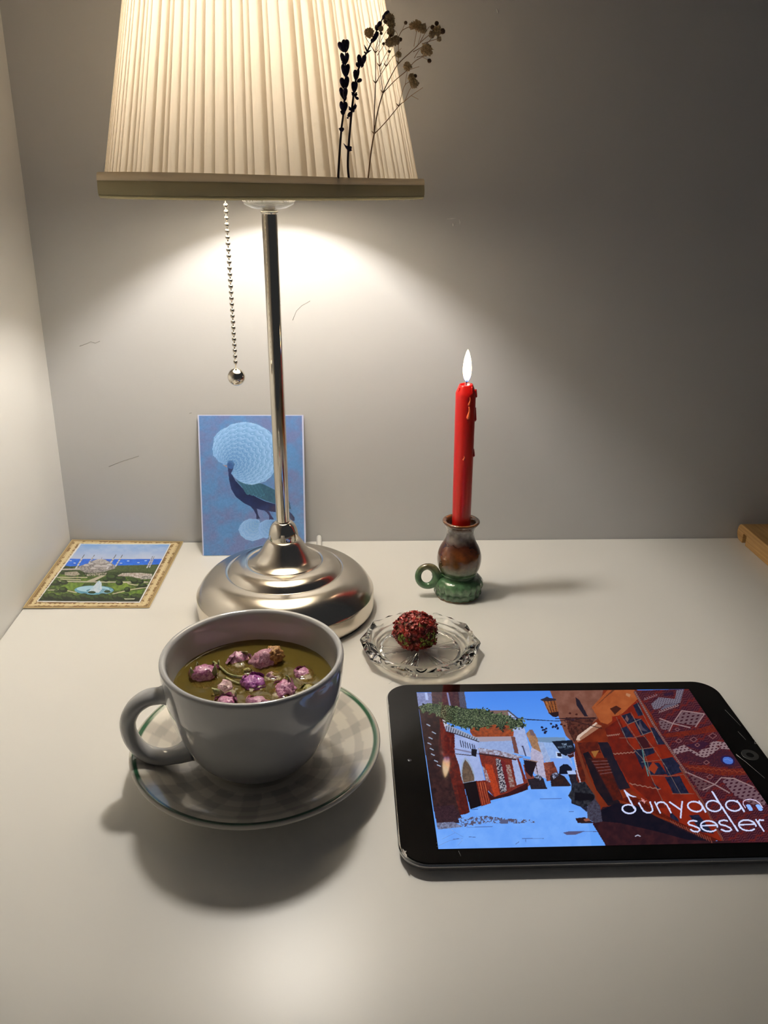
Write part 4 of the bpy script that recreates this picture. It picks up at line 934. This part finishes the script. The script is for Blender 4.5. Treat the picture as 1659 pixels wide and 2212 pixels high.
def tea():
    t = empty('tea', (CX, CY, 0)); tag(t, 'greenish brown rose tea filling the grey cup', 'tea')
    TEA = bpy.data.materials.new('herbal_tea'); TEA.use_nodes = True; nt = TEA.node_tree; b = nt.nodes['Principled BSDF']
    b.inputs['Base Color'].default_value = (.17, .125, .025, 1); b.inputs['Roughness'].default_value = .035; b.inputs['IOR'].default_value = 1.36; b.inputs['Coat Weight'].default_value = .3; b.inputs['Coat Roughness'].default_value = .02
    tr = nt.nodes.new('ShaderNodeBsdfTransparent'); tr.inputs[0].default_value = (.75, .66, .34, 1); mx = nt.nodes.new('ShaderNodeMixShader'); mx.inputs[0].default_value = .62
    nt.links.new(tr.outputs[0], mx.inputs[1]); nt.links.new(b.outputs[0], mx.inputs[2]); nt.links.new(mx.outputs[0], nt.nodes['Material Output'].inputs[0])
    bm = bmesh.new(); nr, na = 70, 180; R_ = .0478; rows = []
    for i in range(1, nr+1):
        r = R_*i/nr; row = []
        for k in range(na):
            a = 2*PI*k/na; x, y = r*math.cos(a), r*math.sin(a)
            h = .0011*math.exp(-(R_-r)/.0011)
            for bx, by, br in bud_pos:
                d = math.hypot(CX+x-bx, CY+y-by)-br*.85
                if d < .012: h += .0009*math.exp(-max(d, 0)/.0016)
            h += .00022*mnoise.noise(Vector((x*230, y*230, 1)))
            row.append(bm.verts.new((x, y, TEA_Z+h)))
        rows.append(row)
    c = bm.verts.new((0, 0, TEA_Z))
    for k in range(na): bm.faces.new((c, rows[0][k], rows[0][(k+1) % na]))
    for a, b_ in zip(rows[:-1], rows[1:]):
        for k in range(na): bm.faces.new((a[k], b_[k], b_[(k+1) % na], a[(k+1) % na]))
    link_bm('liquid_surface', bm, TEA, t)
tea()

# ------------------------------------------------------------------ candle holder and candle
HX, HY = .3785, -.1205
def holder():
    GZ = mat('brown_green_glaze', (.1, .1, .1, 1), .12, Coat_Weight=.6, Coat_Roughness=.05)
    tc = nd(GZ, 'ShaderNodeTexCoord'); sx = nd(GZ, 'ShaderNodeSeparateXYZ'); nz = nd(GZ, 'ShaderNodeTexNoise'); ad = nd(GZ, 'ShaderNodeMath', operation='MULTIPLY_ADD'); ad2 = nd(GZ, 'ShaderNodeMath', operation='MULTIPLY'); cr = nd(GZ, 'ShaderNodeValToRGB')
    nz.inputs['Scale'].default_value = 110; nz.inputs['Detail'].default_value = 4
    ln(GZ, tc.outputs['Object'], sx.inputs[0]); ln(GZ, tc.outputs['Object'], nz.inputs['Vector'])
    ad.inputs[1].default_value = .008; ln(GZ, nz.outputs[0], ad.inputs[0]); ln(GZ, sx.outputs['Z'], ad.inputs[2])
    ad2.inputs[1].default_value = 1/.078; ln(GZ, ad.outputs[0], ad2.inputs[0]); ln(GZ, ad2.outputs[0], cr.inputs[0])
    el = cr.color_ramp.elements; el[0].position = 0; el[0].color = (.07, .16, .075, 1); el[1].position = 1; el[1].color = (.20, .075, .025, 1)
    for p, c in ((.10, (.05, .12, .055)), (.20, (.10, .21, .10)), (.34, (.055, .13, .06)), (.42, (.12, .12, .06)), (.48, (.10, .045, .012)), (.60, (.12, .032, .007)), (.72, (.055, .014, .006)), (.765, (.15, .125, .11)), (.88, (.21, .185, .17)), (.935, (.10, .035, .012))):
        e = el.new(p); e.color = c+(1,)
    nz2 = nd(GZ, 'ShaderNodeTexNoise'); nz2.inputs['Scale'].default_value = 260; nz2.inputs['Detail'].default_value = 5; mx = nd(GZ, 'ShaderNodeMix', data_type='RGBA', blend_type='MULTIPLY'); mr = nd(GZ, 'ShaderNodeMapRange')
    ln(GZ, tc.outputs['Object'], nz2.inputs['Vector']); ln(GZ, nz2.outputs[0], mr.inputs[0]); mr.inputs[1].default_value = .3; mr.inputs[2].default_value = .7; mr.inputs[3].default_value = .62; mr.inputs[4].default_value = 1.15
    mx.inputs[0].default_value = 1.0; ln(GZ, cr.outputs[0], mx.inputs[6]); ln(GZ, mr.outputs[0], mx.inputs[7]); ln(GZ, mx.outputs[2], bsdf(GZ).inputs['Base Color'])
    bump(GZ, 320, .25, .0005, 2)
    CLAY = mat('bare_clay', (.42, .27, .16, 1), .8)
    t = empty('candle_holder', (HX, HY, 0)); tag(t, 'small brown and green glazed pottery candle holder with a ring handle', 'candle holder')
    def fn(r, z, a):
        if z < .0165 and r > .015:
            k = min(1, (.0165-z)/.004); return r*(1+.030*k*math.cos(20*a)*(1 if z > .007 else .6))
        return r
    prof = [(.0190, .0009)]+smooth_prof([(.0203, .0014), (.0212, .0035), (.0211, .0060), (.0207, .0075), (.0215, .0095), (.0222, .0125), (.0214, .0155), (.0188, .0180), (.0160, .0190), (.0150, .0196)], 4)
    prof += smooth_prof([(.0149, .0202), (.0160, .0208), (.0164, .0216), (.0160, .0224), (.0166, .0235), (.0186, .0280), (.0196, .0340), (.0192, .0400), (.0172, .0460), (.0145, .0510), (.0127, .0555), (.0121, .0600), (.0128, .0640), (.0146, .0675), (.0156, .0690)], 4)
    prof += smooth_prof([(.0160, .0697), (.0163, .0707), (.0160, .0717), (.0148, .0721), (.0134, .0716), (.0122, .0700), (.0112, .0660), (.0106, .0600), (.0104, .0560)], 4)+[(.004, .0553), (0, .0553)]
    bm = bmesh.new(); add_lathe(bm, prof, 176, fn=fn); link_bm('pot', bm, GZ, t)
    bm = bmesh.new(); add_lathe(bm, [(.0186, .0001), (.0197, .0003), (.0199, .0012)], 96); link_bm('clay_foot', bm, CLAY, t)
    bm = bmesh.new(); pts = []
    for k in range(33):
        a = 2*PI*k/32; pts.append((-.0283+.0083*math.cos(a), -.004+.0012*math.sin(a), .0197+.0089*math.sin(a)))
    add_tube(bm, pts, [.0029+.0011*max(0, math.cos(2*PI*k/32)) for k in range(33)], 14, False)
    add_tube(bm, [(-.0225, -.0040, .0150), (-.0185, -.003, .0135), (-.015, -.002, .0130)], [.0038, .0048, .005], 12)
    add_tube(bm, [(-.0225, -.0040, .0225), (-.0185, -.003, .0195), (-.013, -.002, .0175)], [.0030, .0034, .004], 12)
    link_bm('handle', bm, GZ, t)
holder()
def candle():
    WAX = mat('red_wax', (.50, .006, .004, 1), .3, Subsurface_Weight=.25, Subsurface_Scale=.005, Coat_Weight=.15, Coat_Roughness=.3)
    bsdf(WAX).inputs['Subsurface Radius'].default_value = (1.0, .08, .04)
    t = empty('candle', (HX+.0003, HY-.0004, .0556), (0, -.018, 0)); tag(t, 'tall red taper candle burning, with dried wax drips', 'candle')
    hh = .1365
    def fn(r, z, a):
        if z > hh-.007 and r > .003:
            k = (z-(hh-.007))/.007
            return r*(1+.05*k*math.sin(2*a+.6)+.03*k*math.sin(5*a))
        return r*(1+.003*math.sin(3*a))
    prof = [(.0078, 0), (.0080, .001), (.0081, .04), (.0083, .09), (.0084, hh-.0090), (.0084, hh-.0072), (.0078, hh-.0058), (.0066, hh-.0030), (.0058, hh-.0010), (.0052, hh), (.0046, hh-.0003), (.0036, hh-.0022), (.0020, hh-.0034), (0, hh-.0036)]
    bm = bmesh.new(); add_lathe(bm, prof, 64, fn=fn); link_bm('wax_body', bm, WAX, t)
    DR = mat('pale_wax_drip', (.85, .17, .06, 1), .3, Subsurface_Weight=.15, Subsurface_Scale=.002)
    def drip(a, z0, z1, w, m, r=.0083):
        bm = bmesh.new(); n = 9; pts = []; rr = []
        for i in range(n):
            f = i/(n-1); pts.append(((r-.0002)*math.cos(a+.06*math.sin(f*5)), (r-.0002)*math.sin(a+.06*math.sin(f*5)), z0+(z1-z0)*f)); rr.append(w*(.45+.65*f**1.3) if f < .93 else w*.6)
        add_tube(bm, pts, rr, 10); link_bm('wax_drip', bm, m, t)
    zz = lambda py: float(on_y(1010, py, HY-.008).z)-.0556
    fa = math.atan2(CAM[1]-HY, CAM[0]-HX)       # direction towards the viewer's side
    drip(fa+.42, zz(858), zz(876), .0010, DR); drip(fa+.38, zz(878), zz(905), .0015, DR); drip(fa+.05, zz(985), zz(994), .0008, DR)
    drip(fa+1.45, zz(845), zz(862), .0016, WAX); drip(fa+1.5, zz(885), zz(914), .0017, WAX); drip(fa+1.5, zz(975), zz(991), .0015, WAX)
    drip(fa+.75, hh-.001, hh-.014, .0013, WAX, .0074); drip(fa-.9, hh-.002, hh-.006, .0010, WAX, .0072)
    WK = mat('charred_wick', (.01, .008, .012, 1), .9)
    bm = bmesh.new(); add_tube(bm, [(0, 0, hh-.004), (.0001, 0, hh+.0005), (.0006, 0, hh+.003), (.0010, 0, hh+.0072)], [.0003, .0004, .0007, .0006], 8); link_bm('wick', bm, WK, t)
    # flame
    FL = bpy.data.materials.new('candle_flame'); FL.use_nodes = True; nt = FL.node_tree; nt.nodes.clear()
    tc = nt.nodes.new('ShaderNodeTexCoord'); sp = nt.nodes.new('ShaderNodeSeparateXYZ'); cr = nt.nodes.new('ShaderNodeValToRGB'); cs = nt.nodes.new('ShaderNodeValToRGB')
    em = nt.nodes.new('ShaderNodeEmission'); tr = nt.nodes.new('ShaderNodeBsdfTransparent'); mx = nt.nodes.new('ShaderNodeMixShader'); o = nt.nodes.new('ShaderNodeOutputMaterial')
    nt.links.new(tc.outputs['Generated'], sp.inputs[0]); nt.links.new(sp.outputs['Z'], cr.inputs[0]); nt.links.new(sp.outputs['Z'], cs.inputs[0])
    el = cr.color_ramp.elements; el[0].position = 0; el[0].color = (.12, .2, .9, 1); el[1].position = 1; el[1].color = (1, .62, .30, 1)
    for p, c in ((.16, (.35, .35, .8)), (.26, (1, .50, .22)), (.40, (1, .70, .40)), (.6, (1, .76, .48))): el.new(p).color = c+(1,)
    el = cs.color_ramp.elements; el[0].position = .02; el[0].color = (.12,)*3+(1,); el[1].position = .36; el[1].color = (1, 1, 1, 1); el.new(.2).color = (.38, .38, .38, 1)
    em.inputs[1].default_value = 16.0
    nt.links.new(cr.outputs[0], em.inputs[0]); nt.links.new(cs.outputs[0], mx.inputs[0]); nt.links.new(tr.outputs[0], mx.inputs[1]); nt.links.new(em.outputs[0], mx.inputs[2]); nt.links.new(mx.outputs[0], o.inputs[0])
    bm = bmesh.new(); add_lathe(bm, smooth_prof([(.0003, 0), (.0018, .0018), (.0030, .0050), (.0035, .0090), (.0034, .0130), (.0027, .0185), (.0015, .0232), (.0005, .0258), (0, .0264)], 4), 32)
    f = link_bm('flame', bm, FL, t); f.location = (.0005, 0, hh+.0018)
candle()

# ------------------------------------------------------------------ glass dish and the sweet
GXc, GYc = .3350, -.2200
def dish():
    GLS = mat('clear_glass', (.985, .99, .98, 1), .0, 0, Transmission_Weight=1.0, IOR=1.5)
    n = 240; NS = 10; ph = .18
    def poly_r(r, a, amt):
        q = ((a+ph)/(2*PI)*NS) % 1; q = abs(q-.5)*2        # 1 at corner, 0 mid side
        pr = math.cos(PI/NS)/math.cos((q-1)*PI/NS+0) if False else 1/math.cos((1-q)*PI/NS)
        base = math.cos(PI/NS)/math.cos(((((a+ph)/(2*PI)*NS) % 1)-.5)*2*PI/NS)
        return r*(1-amt+amt*base)
    def fnp(r, z, a): return r
    rows = []
    # (radius, z, amount of polygon, cut depth)
    secs = [(.0001, .0022, 0, 0), (.006, .0022, 0, .0), (.014, .0022, 0, .6), (.022, .0022, 0, .9), (.0285, .0022, 0, 1), (.0300, .0022, 0, 0), (.0312, .0009, 0, 0), (.0325, .0003, .1, 0), (.0370, .0004, .6, 0), (.0415, .0028, 1, 0), (.0462, .0072, 1, 0), (.0474, .0092, 1, 0), (.0468, .0108, 1, 0),
            (.0440, .0124, 1, .0), (.0400, .0118, 1.0, 0), (.0375, .0098, .2, 0), (.0362, .0092, 0, 0), (.0352, .0088, 0, 0), (.0342, .0066, 0, 0), (.0332, .0052, 0, 0), (.0318, .0047, 0, 0), (.0300, .0046, 0, 0), (.0200, .0045, 0, 0), (.0001, .0045, 0, 0)]
    bm = bmesh.new()
    for i, (r, z, am, cut) in enumerate(secs):
        ring = []
        for k in range(n):
            a = 2*PI*k/n; rr = poly_r(r, a+(PI/NS if i in (13, 14) else 0), am); zz = z
            if am >= .9 and z > .006:
                q = ((a+ph)/(2*PI)*NS) % 1; q = abs(q-.5)*2
                zz += .0014*(q-.5) if i in (10, 11, 12) else 0
            if cut:
                grp = ((a+.26)/(2*PI)*6) % 1
                if grp < .5: zz += .0009*cut*abs(math.sin(grp/.5*PI*7))
            ring.append(bm.verts.new((rr*math.cos(a), rr*math.sin(a), zz)))
        rows.append(ring)
    for a, b in zip(rows[:-1], rows[1:]):
        for k in range(n): bm.faces.new((a[k], a[(k+1) % n], b[(k+1) % n], b[k]))
    bm.faces.new(rows[0][::-1]); bm.faces.new(rows[-1])
    o = link_bm('glass_dish', bm, GLS); o.location = (GXc, GYc, 0); o.rotation_euler = (0, 0, .1)
    for p in o.data.polygons: p.use_smooth = True
    es = o.modifiers.new('e', 'EDGE_SPLIT'); es.split_angle = math.radians(22)
    tag(o, 'small clear cut glass dish with faceted rim, holding the red sweet', 'dish')
dish()
def sweet():
    p = on_z(898, 1392, .010); R_ = .0152; rn = random.Random(5)
    t = empty('turkish_delight', (p.x, p.y+.006, .0045)); tag(t, 'round sweet coated in dark red petals with green pistachio showing, on the glass dish', 'sweet')
    zc = R_*.93
    CORE = mat('pistachio_core', (.10, .06, .02, 1), .6); noise_color(CORE, (.12, .015, .01, 1), (.16, .11, .02, 1), 260, 4)
    RED = mat('dried_red_petal', (.30, .015, .01, 1), .42, Coat_Weight=.2); noise_color(RED, (.07, .003, .005, 1), (.42, .025, .012, 1), 170, 3, .3, .7)
    GRN = mat('pistachio', (.22, .28, .04, 1), .5); noise_color(GRN, (.14, .20, .02, 1), (.46, .50, .09, 1), 500, 3)
    def sh(d): return 1+.13*mnoise.noise(d*2.1+Vector((3, 1, 7)))
    bm = bmesh.new(); r = bmesh.ops.create_icosphere(bm, subdivisions=5, radius=1)
    for v in r['verts']:
        d = v.co.normalized(); v.co = d*R_*.93*sh(d)*(1+.06*mnoise.noise(d*9)); v.co.x *= 1.10; v.co.z *= .93; v.co.z += zc
        if v.co.z < .0006: v.co.z = .0006
    link_bm('filling', bm, CORE, t)
    gd = [Vector((.55, -.75, -.12)).normalized(), Vector((-.62, -.72, -.15)).normalized()]
    def flakes(name, n, m, test, smin, smax, stuff=False):
        bm = bmesh.new()
        for _ in range(n):
            z = rn.uniform(-.92, 1); a = rn.uniform(0, 2*PI); s = math.sqrt(1-z*z); d = Vector((s*math.cos(a), s*math.sin(a), z))
            if not test(d): continue
            c = d*R_*sh(d)*rn.uniform(.93, 1.05); c.x *= 1.10; c.z *= .93; c.z += zc
            if c.z < .0012: continue
            u = d.orthogonal().normalized(); w = d.cross(u); ro = rn.uniform(0, 6.3); u, w = u*math.cos(ro)+w*math.sin(ro), w*math.cos(ro)-u*math.sin(ro)
            ti = rn.uniform(-.7, .7); u = (u*math.cos(ti)+d*math.sin(ti)).normalized()
            L, B = rn.uniform(smin, smax), rn.uniform(smin, smax)*.6; cv_ = rn.uniform(-.5, .9)*L*.5
            g = [[None]*4 for _ in range(4)]
            for i in range(4):
                for j in range(4):
                    x, y = i/1.5-1, j/1.5-1; k = 1-.25*abs(x)**2-.2*abs(y)
                    g[i][j] = bm.verts.new(c+u*L*x*k+w*B*y*k+d*(cv_*(x*x+y*y)*.5+rn.uniform(-.1, .1)*L))
            for i in range(3):
                for j in range(3): bm.faces.new((g[i][j], g[i+1][j], g[i+1][j+1], g[i][j+1]))
        o = link_bm(name, bm, m, t, sm=True); so = o.modifiers.new('s', 'SOLIDIFY'); so.thickness = .00025
        if stuff: o['kind'] = 'stuff'
    flakes('petal_coating', 900, RED, lambda d: max(d.dot(gd[0]) - .86, d.dot(gd[1]) - .93) < 0 or rn.random() < .12, .0015, .0036, True)
    flakes('pistachio_crumbs', 900, GRN, lambda d: d.dot(gd[0]) > .82 or d.dot(gd[1]) > .92, .0008, .0020, True)
sweet()

# ------------------------------------------------------------------ dried flowers tucked behind the shade trim
S = lambda x, y, yy: on_y(680+x/5.184, y/5.184, yy)
LAV = mat('dried_lavender', (.025, .015, .045, 1), .75); noise_color(LAV, (.012, .008, .02, 1), (.05, .03, .09, 1), 500, 3)
LST = mat('dark_stalk', (.035, .02, .025, 1), .7)
GST = mat('dry_brown_stalk', (.34, .19, .09, 1), .6)
GBL = mat('dried_cream_blossom', (.62, .52, .36, 1), .8); noise_color(GBL, (.50, .39, .25, 1), (.85, .78, .62, 1), 600, 4)
tr_ = nd(GBL, 'ShaderNodeBsdfTranslucent'); tr_.inputs[0].default_value = (.80, .66, .44, 1); mxs = nd(GBL, 'ShaderNodeMixShader'); mxs.inputs[0].default_value = .6
ln(GBL, bsdf(GBL).outputs[0], mxs.inputs[1]); ln(GBL, tr_.outputs[0], mxs.inputs[2]); ln(GBL, mxs.outputs[0], GBL.node_tree.nodes['Material Output'].inputs[0])
GBD = mat('dried_brown_bud', (.16, .09, .045, 1), .8)
YB = -.2555
def depth(x, y):
    wx = .2722+(x-260)*.0000595; g = LY-math.sqrt(.1124**2-min(.1, wx-.2215)**2)      # between the pleats and the trim
    k = min(1, max(0, (1990-y)/700)); f = -.2510+.0040*mnoise.noise(Vector((x*.004, y*.003, 2.0)))+.005*max(0, (1300-y)/1300)
    return g*(1-k)+f*k
def place(x, y, dy=0.0): return S(x, y, depth(x, y)+dy)
def ellipsoid_bm(L, R_, seed, amp=.12):
    bm = bmesh.new(); r = bmesh.ops.create_icosphere(bm, subdivisions=3, radius=1)
    for v in r['verts']:
        d = v.co.copy(); k = 1+amp*mnoise.noise(d*2.2+Vector((seed, 0, 0)))
        tz = d.z; w = math.sqrt(max(0, 1-tz*tz)); taper = 1.0+.25*tz
        v.co = Vector((d.x*R_*k*taper, d.y*R_*k*taper, (tz*.5+.5)*L))
    return bm
def orient(o, a, b):
    d = (b-a); q = Vector((0, 0, 1)).rotation_difference(d.normalized()); o.rotation_mode = 'QUATERNION'; o.rotation_quaternion = q
def sprig(name, label, cat, stem, rs, mst, base_px):
    p0 = place(*stem[0][0]) if isinstance(stem[0], list) else place(*stem[0])
    return p0
def lavender(label, stem, flor, leaves):
    b = place(*stem[0]); b = Vector((b.x, b.y, b.z-.009)); t = empty('lavender_sprig', b); tag(t, label, 'dried flower', 'lavender sprigs tucked into the shade trim')
    pts = spline([place(*p)-b for p in stem], 6); pts = [Vector((pts[0].x-.0003, pts[0].y+.0004, 0.0005))]+pts
    n = len(pts); bm = bmesh.new(); add_tube(bm, pts, [.00075-.00045*i/n for i in range(n)], 8); link_bm('stalk', bm, LST, t)
    for i, (bx, by, tx, ty, wd) in enumerate(flor):
        a = place(bx, by, -.0006+.0016*((i*37) % 5-2)/2)-b; e = place(tx, ty, -.0006+.0022*((i*53) % 5-2)/2)-b; L = (e-a).length
        o = link_bm('floret', ellipsoid_bm(L, wd/2*.0000575*1.0, i), LAV, t); o.location = a; orient(o, a, e)
    for i, (bx, by, tx, ty) in enumerate(leaves):
        a = place(bx, by)-b; e = place(tx, ty, -.001)-b; bm = bmesh.new(); m_ = (a+e)/2+Vector((0, -.0004, .0002))
        add_tube(bm, [a, m_, e], [.0004, .00055, .0001], 6); link_bm('leaf', bm, LAV, t)
lavender('straight dark lavender sprig, left of the two on the lampshade',
         [(262, 1992), (275, 1750), (298, 1450), (318, 1290), (332, 1100), (345, 900), (345, 700), (343, 560)],
         [(330, 585, 265, 470, 52), (340, 590, 322, 440, 52), (348, 585, 362, 440, 54), (335, 725, 298, 592, 46), (342, 725, 368, 590, 44), (345, 865, 312, 715, 50), (350, 865, 375, 715, 46), (335, 1000, 295, 868, 52), (345, 1000, 365, 855, 50),
          (320, 1105, 288, 978, 44), (335, 1105, 345, 980, 48), (325, 1150, 350, 1075, 26), (318, 1255, 292, 1135, 44), (325, 1262, 348, 1142, 50), (315, 1290, 300, 1235, 30), (298, 1478, 282, 1430, 26), (300, 1478, 320, 1430, 28)],
         [(318, 1290, 285, 1245), (318, 1290, 342, 1250), (322, 1110, 290, 1060), (298, 1475, 268, 1435), (330, 720, 300, 700)])
lavender('curving dark lavender sprig, right of the two on the lampshade',
         [(380, 1992), (370, 1850), (378, 1650), (408, 1300), (430, 1100), (450, 950), (480, 800), (530, 690), (590, 570), (650, 440), (700, 330), (760, 210), (800, 160)],
         [(755, 215, 832, 122, 44), (760, 220, 775, 165, 26), (690, 345, 740, 238, 46), (685, 340, 690, 280, 28), (640, 480, 710, 355, 44), (640, 482, 640, 430, 26), (510, 745, 492, 610, 46), (520, 745, 565, 612, 46), (500, 755, 468, 705, 36), (520, 758, 545, 712, 24),
          (460, 905, 452, 780, 46), (465, 900, 490, 770, 34), (470, 915, 525, 890, 36), (440, 1040, 432, 912, 46), (445, 1040, 470, 915, 34), (440, 1085, 420, 1040, 24), (450, 1085, 490, 1110, 28), (445, 1080, 470, 1050, 26),
          (420, 1240, 462, 1175, 34), (410, 1235, 388, 1210, 30), (405, 1250, 372, 1310, 34), (415, 1230, 440, 1245, 30), (378, 1670, 350, 1640, 28), (380, 1660, 408, 1650, 28), (380, 1680, 412, 1665, 22)],
         [(590, 590, 552, 500), (575, 600, 635, 560), (570, 600, 548, 580), (650, 470, 622, 455), (440, 1070, 410, 1030), (450, 1060, 475, 1035), (450, 1200, 452, 1155), (400, 1230, 380, 1190), (370, 1680, 322, 1605), (380, 1690, 418, 1685), (372, 1320, 362, 1330)])
def gyp():
    b = place(598, 1992); b = Vector((b.x, b.y, b.z-.009)); t = empty('dried_filler_sprig', b); tag(t, 'dried branching sprig of tiny cream blossoms, on the right of the lampshade', 'dried flower')
    ST = [([(598, 1992), (630, 1700), (665, 1500)], .00055, .00045), ([(665, 1500), (665, 1300), (680, 930), (680, 590), (700, 480), (740, 330)], .00038, .00014), ([(665, 1500), (700, 1270), (765, 1040), (850, 860), (940, 710), (1100, 560), (1200, 460), (1330, 350)], .00042, .00015),
          ([(672, 1495), (800, 1360), (940, 1190), (1010, 1130), (1080, 1070), (1210, 980)], .00034, .00010), ([(765, 1040), (900, 900), (1030, 790), (1130, 680), (1280, 605)], .00030, .0001), ([(765, 1040), (725, 740), (720, 560), (740, 330)], .00026, .0001),
          ([(680, 930), (800, 740), (890, 620), (970, 540)], .00024, .0001), ([(725, 740), (800, 600), (860, 500), (920, 450)], .0002, .0001), ([(940, 1190), (1000, 970), (1060, 915), (1085, 880)], .0002, .0001), ([(1010, 1130), (1060, 1010), (1110, 950)], .0002, .0001),
          ([(1030, 790), (1035, 745)], .0002, .0001), ([(1030, 790), (1170, 745)], .00016, .0001), ([(1010, 960), (1035, 800)], .00014, .0001), ([(935, 710), (935, 420), (880, 320)], .0002, .0001), ([(935, 420), (980, 340), (1080, 290)], .0002, .0001), ([(980, 340), (1015, 250)], .00014, .0001),
          ([(1110, 520), (1145, 330)], .00016, .0001), ([(1150, 520), (1190, 370)], .00014, .0001), ([(1180, 470), (1240, 360), (1290, 290)], .0002, .0001), ([(1200, 490), (1390, 430)], .0002, .0001), ([(1100, 580), (1240, 500), (1330, 400)], .0002, .0001), ([(1115, 650), (1170, 560), (1240, 550)], .00016, .0001),
          ([(680, 590), (575, 430), (575, 400)], .0002, .0001), ([(700, 620), (780, 500), (830, 460)], .0002, .0001), ([(690, 560), (800, 350), (850, 350)], .00016, .0001), ([(720, 470), (760, 300), (830, 230)], .00016, .0001), ([(1140, 640), (1280, 615)], .00014, .0001), ([(1080, 1070), (1160, 1112)], .00014, .0001),
          ([(800, 740), (835, 575)], .00014, .0001), ([(800, 560), (770, 490)], .00012, .0001), ([(860, 640), (940, 610)], .00014, .0001), ([(735, 800), (830, 620), (905, 450)], .00016, .0001), ([(1190, 630), (1283, 682)], .00012, .0001), ([(1330, 350), (1370, 262)], .00014, .0001), ([(1330, 350), (1430, 350)], .00014, .0001)]
    bm = bmesh.new()
    for pl, r0, r1 in ST:
        pts = spline([place(*p)-b for p in pl], 4)
        if pl[0] == (598, 1992): pts = [Vector((-.0002, .0004, .0005))]+pts
        n = len(pts); add_tube(bm, pts, [r0+(r1-r0)*i/n for i in range(n)], 6)
    link_bm('branching_stalk', bm, GST, t)
    for k, (x, y) in enumerate([(665, 1500), (680, 930), (765, 1040), (940, 710), (940, 1190), (725, 740), (800, 740), (680, 590), (1030, 790)]):
        for s in (-1, 1):
            bm = bmesh.new(); a = place(x, y)-b; e = place(x+s*28, y-34)-b; add_tube(bm, [a, (a+e)/2, e], [.0004, .0003, .0001], 5); link_bm('bract', bm, GST, t)
    BL = [(610, 370, 38, 1), (830, 210, 44, 1), (855, 270, 32, 1), (795, 235, 25, 0), (740, 320, 22, 1), (850, 350, 32, 1), (848, 397, 17, 0), (838, 470, 38, 1), (905, 450, 36, 1), (958, 442, 19, 0), (1018, 255, 17, 0), (1090, 290, 26, 1), (1150, 285, 40, 1), (1205, 318, 38, 1), (1365, 262, 21, 0), (1318, 305, 21, 0), (1370, 345, 38, 1),
          (1430, 350, 26, 0), (1392, 437, 20, 1), (1312, 385, 27, 1), (1250, 560, 48, 1), (1035, 745, 34, 1), (1283, 682, 20, 0), (1085, 870, 32, 1), (1125, 850, 17, 0), (1112, 935, 36, 1), (940, 610, 24, 1), (835, 577, 14, 0), (770, 490, 14, 0), (745, 375, 14, 0)]
    for i, (x, y, r, k) in enumerate(BL):
        bm = bmesh.new(); R_ = r*.0000575
        rr = bmesh.ops.create_icosphere(bm, subdivisions=4 if k else 3, radius=1)
        for v in rr['verts']:
            d = v.co.normalized(); n1 = mnoise.noise(d*3.0+Vector((i*3, 0, 0))); n2 = mnoise.noise(d*7+Vector((0, i*2, 0)))
            v.co = d*R_*(1+(.42 if k else .12)*n1+(.55 if k else .05)*n2+(.30*mnoise.noise(d*15+Vector((i, 0, 5))) if k else 0))
        o = link_bm('blossom' if k else 'bud', bm, GBL if k else GBD, t); o.location = place(x, y, -.0012)-b
gyp()

# ------------------------------------------------------------------ dim room light
w = bpy.data.worlds.new('dim_room'); scn.world = w; w.use_nodes = True
bg = w.node_tree.nodes['Background']; bg.inputs[0].default_value = (.86, .90, 1.0, 1); bg.inputs[1].default_value = .035
try:
    scn.cycles.use_denoising = True
    scn.cycles.max_bounces = 14; scn.cycles.diffuse_bounces = 5; scn.cycles.transmission_bounces = 12; scn.cycles.transparent_max_bounces = 12
    scn.cycles.sample_clamp_indirect = 6.0; scn.cycles.blur_glossy = .1
except Exception: pass
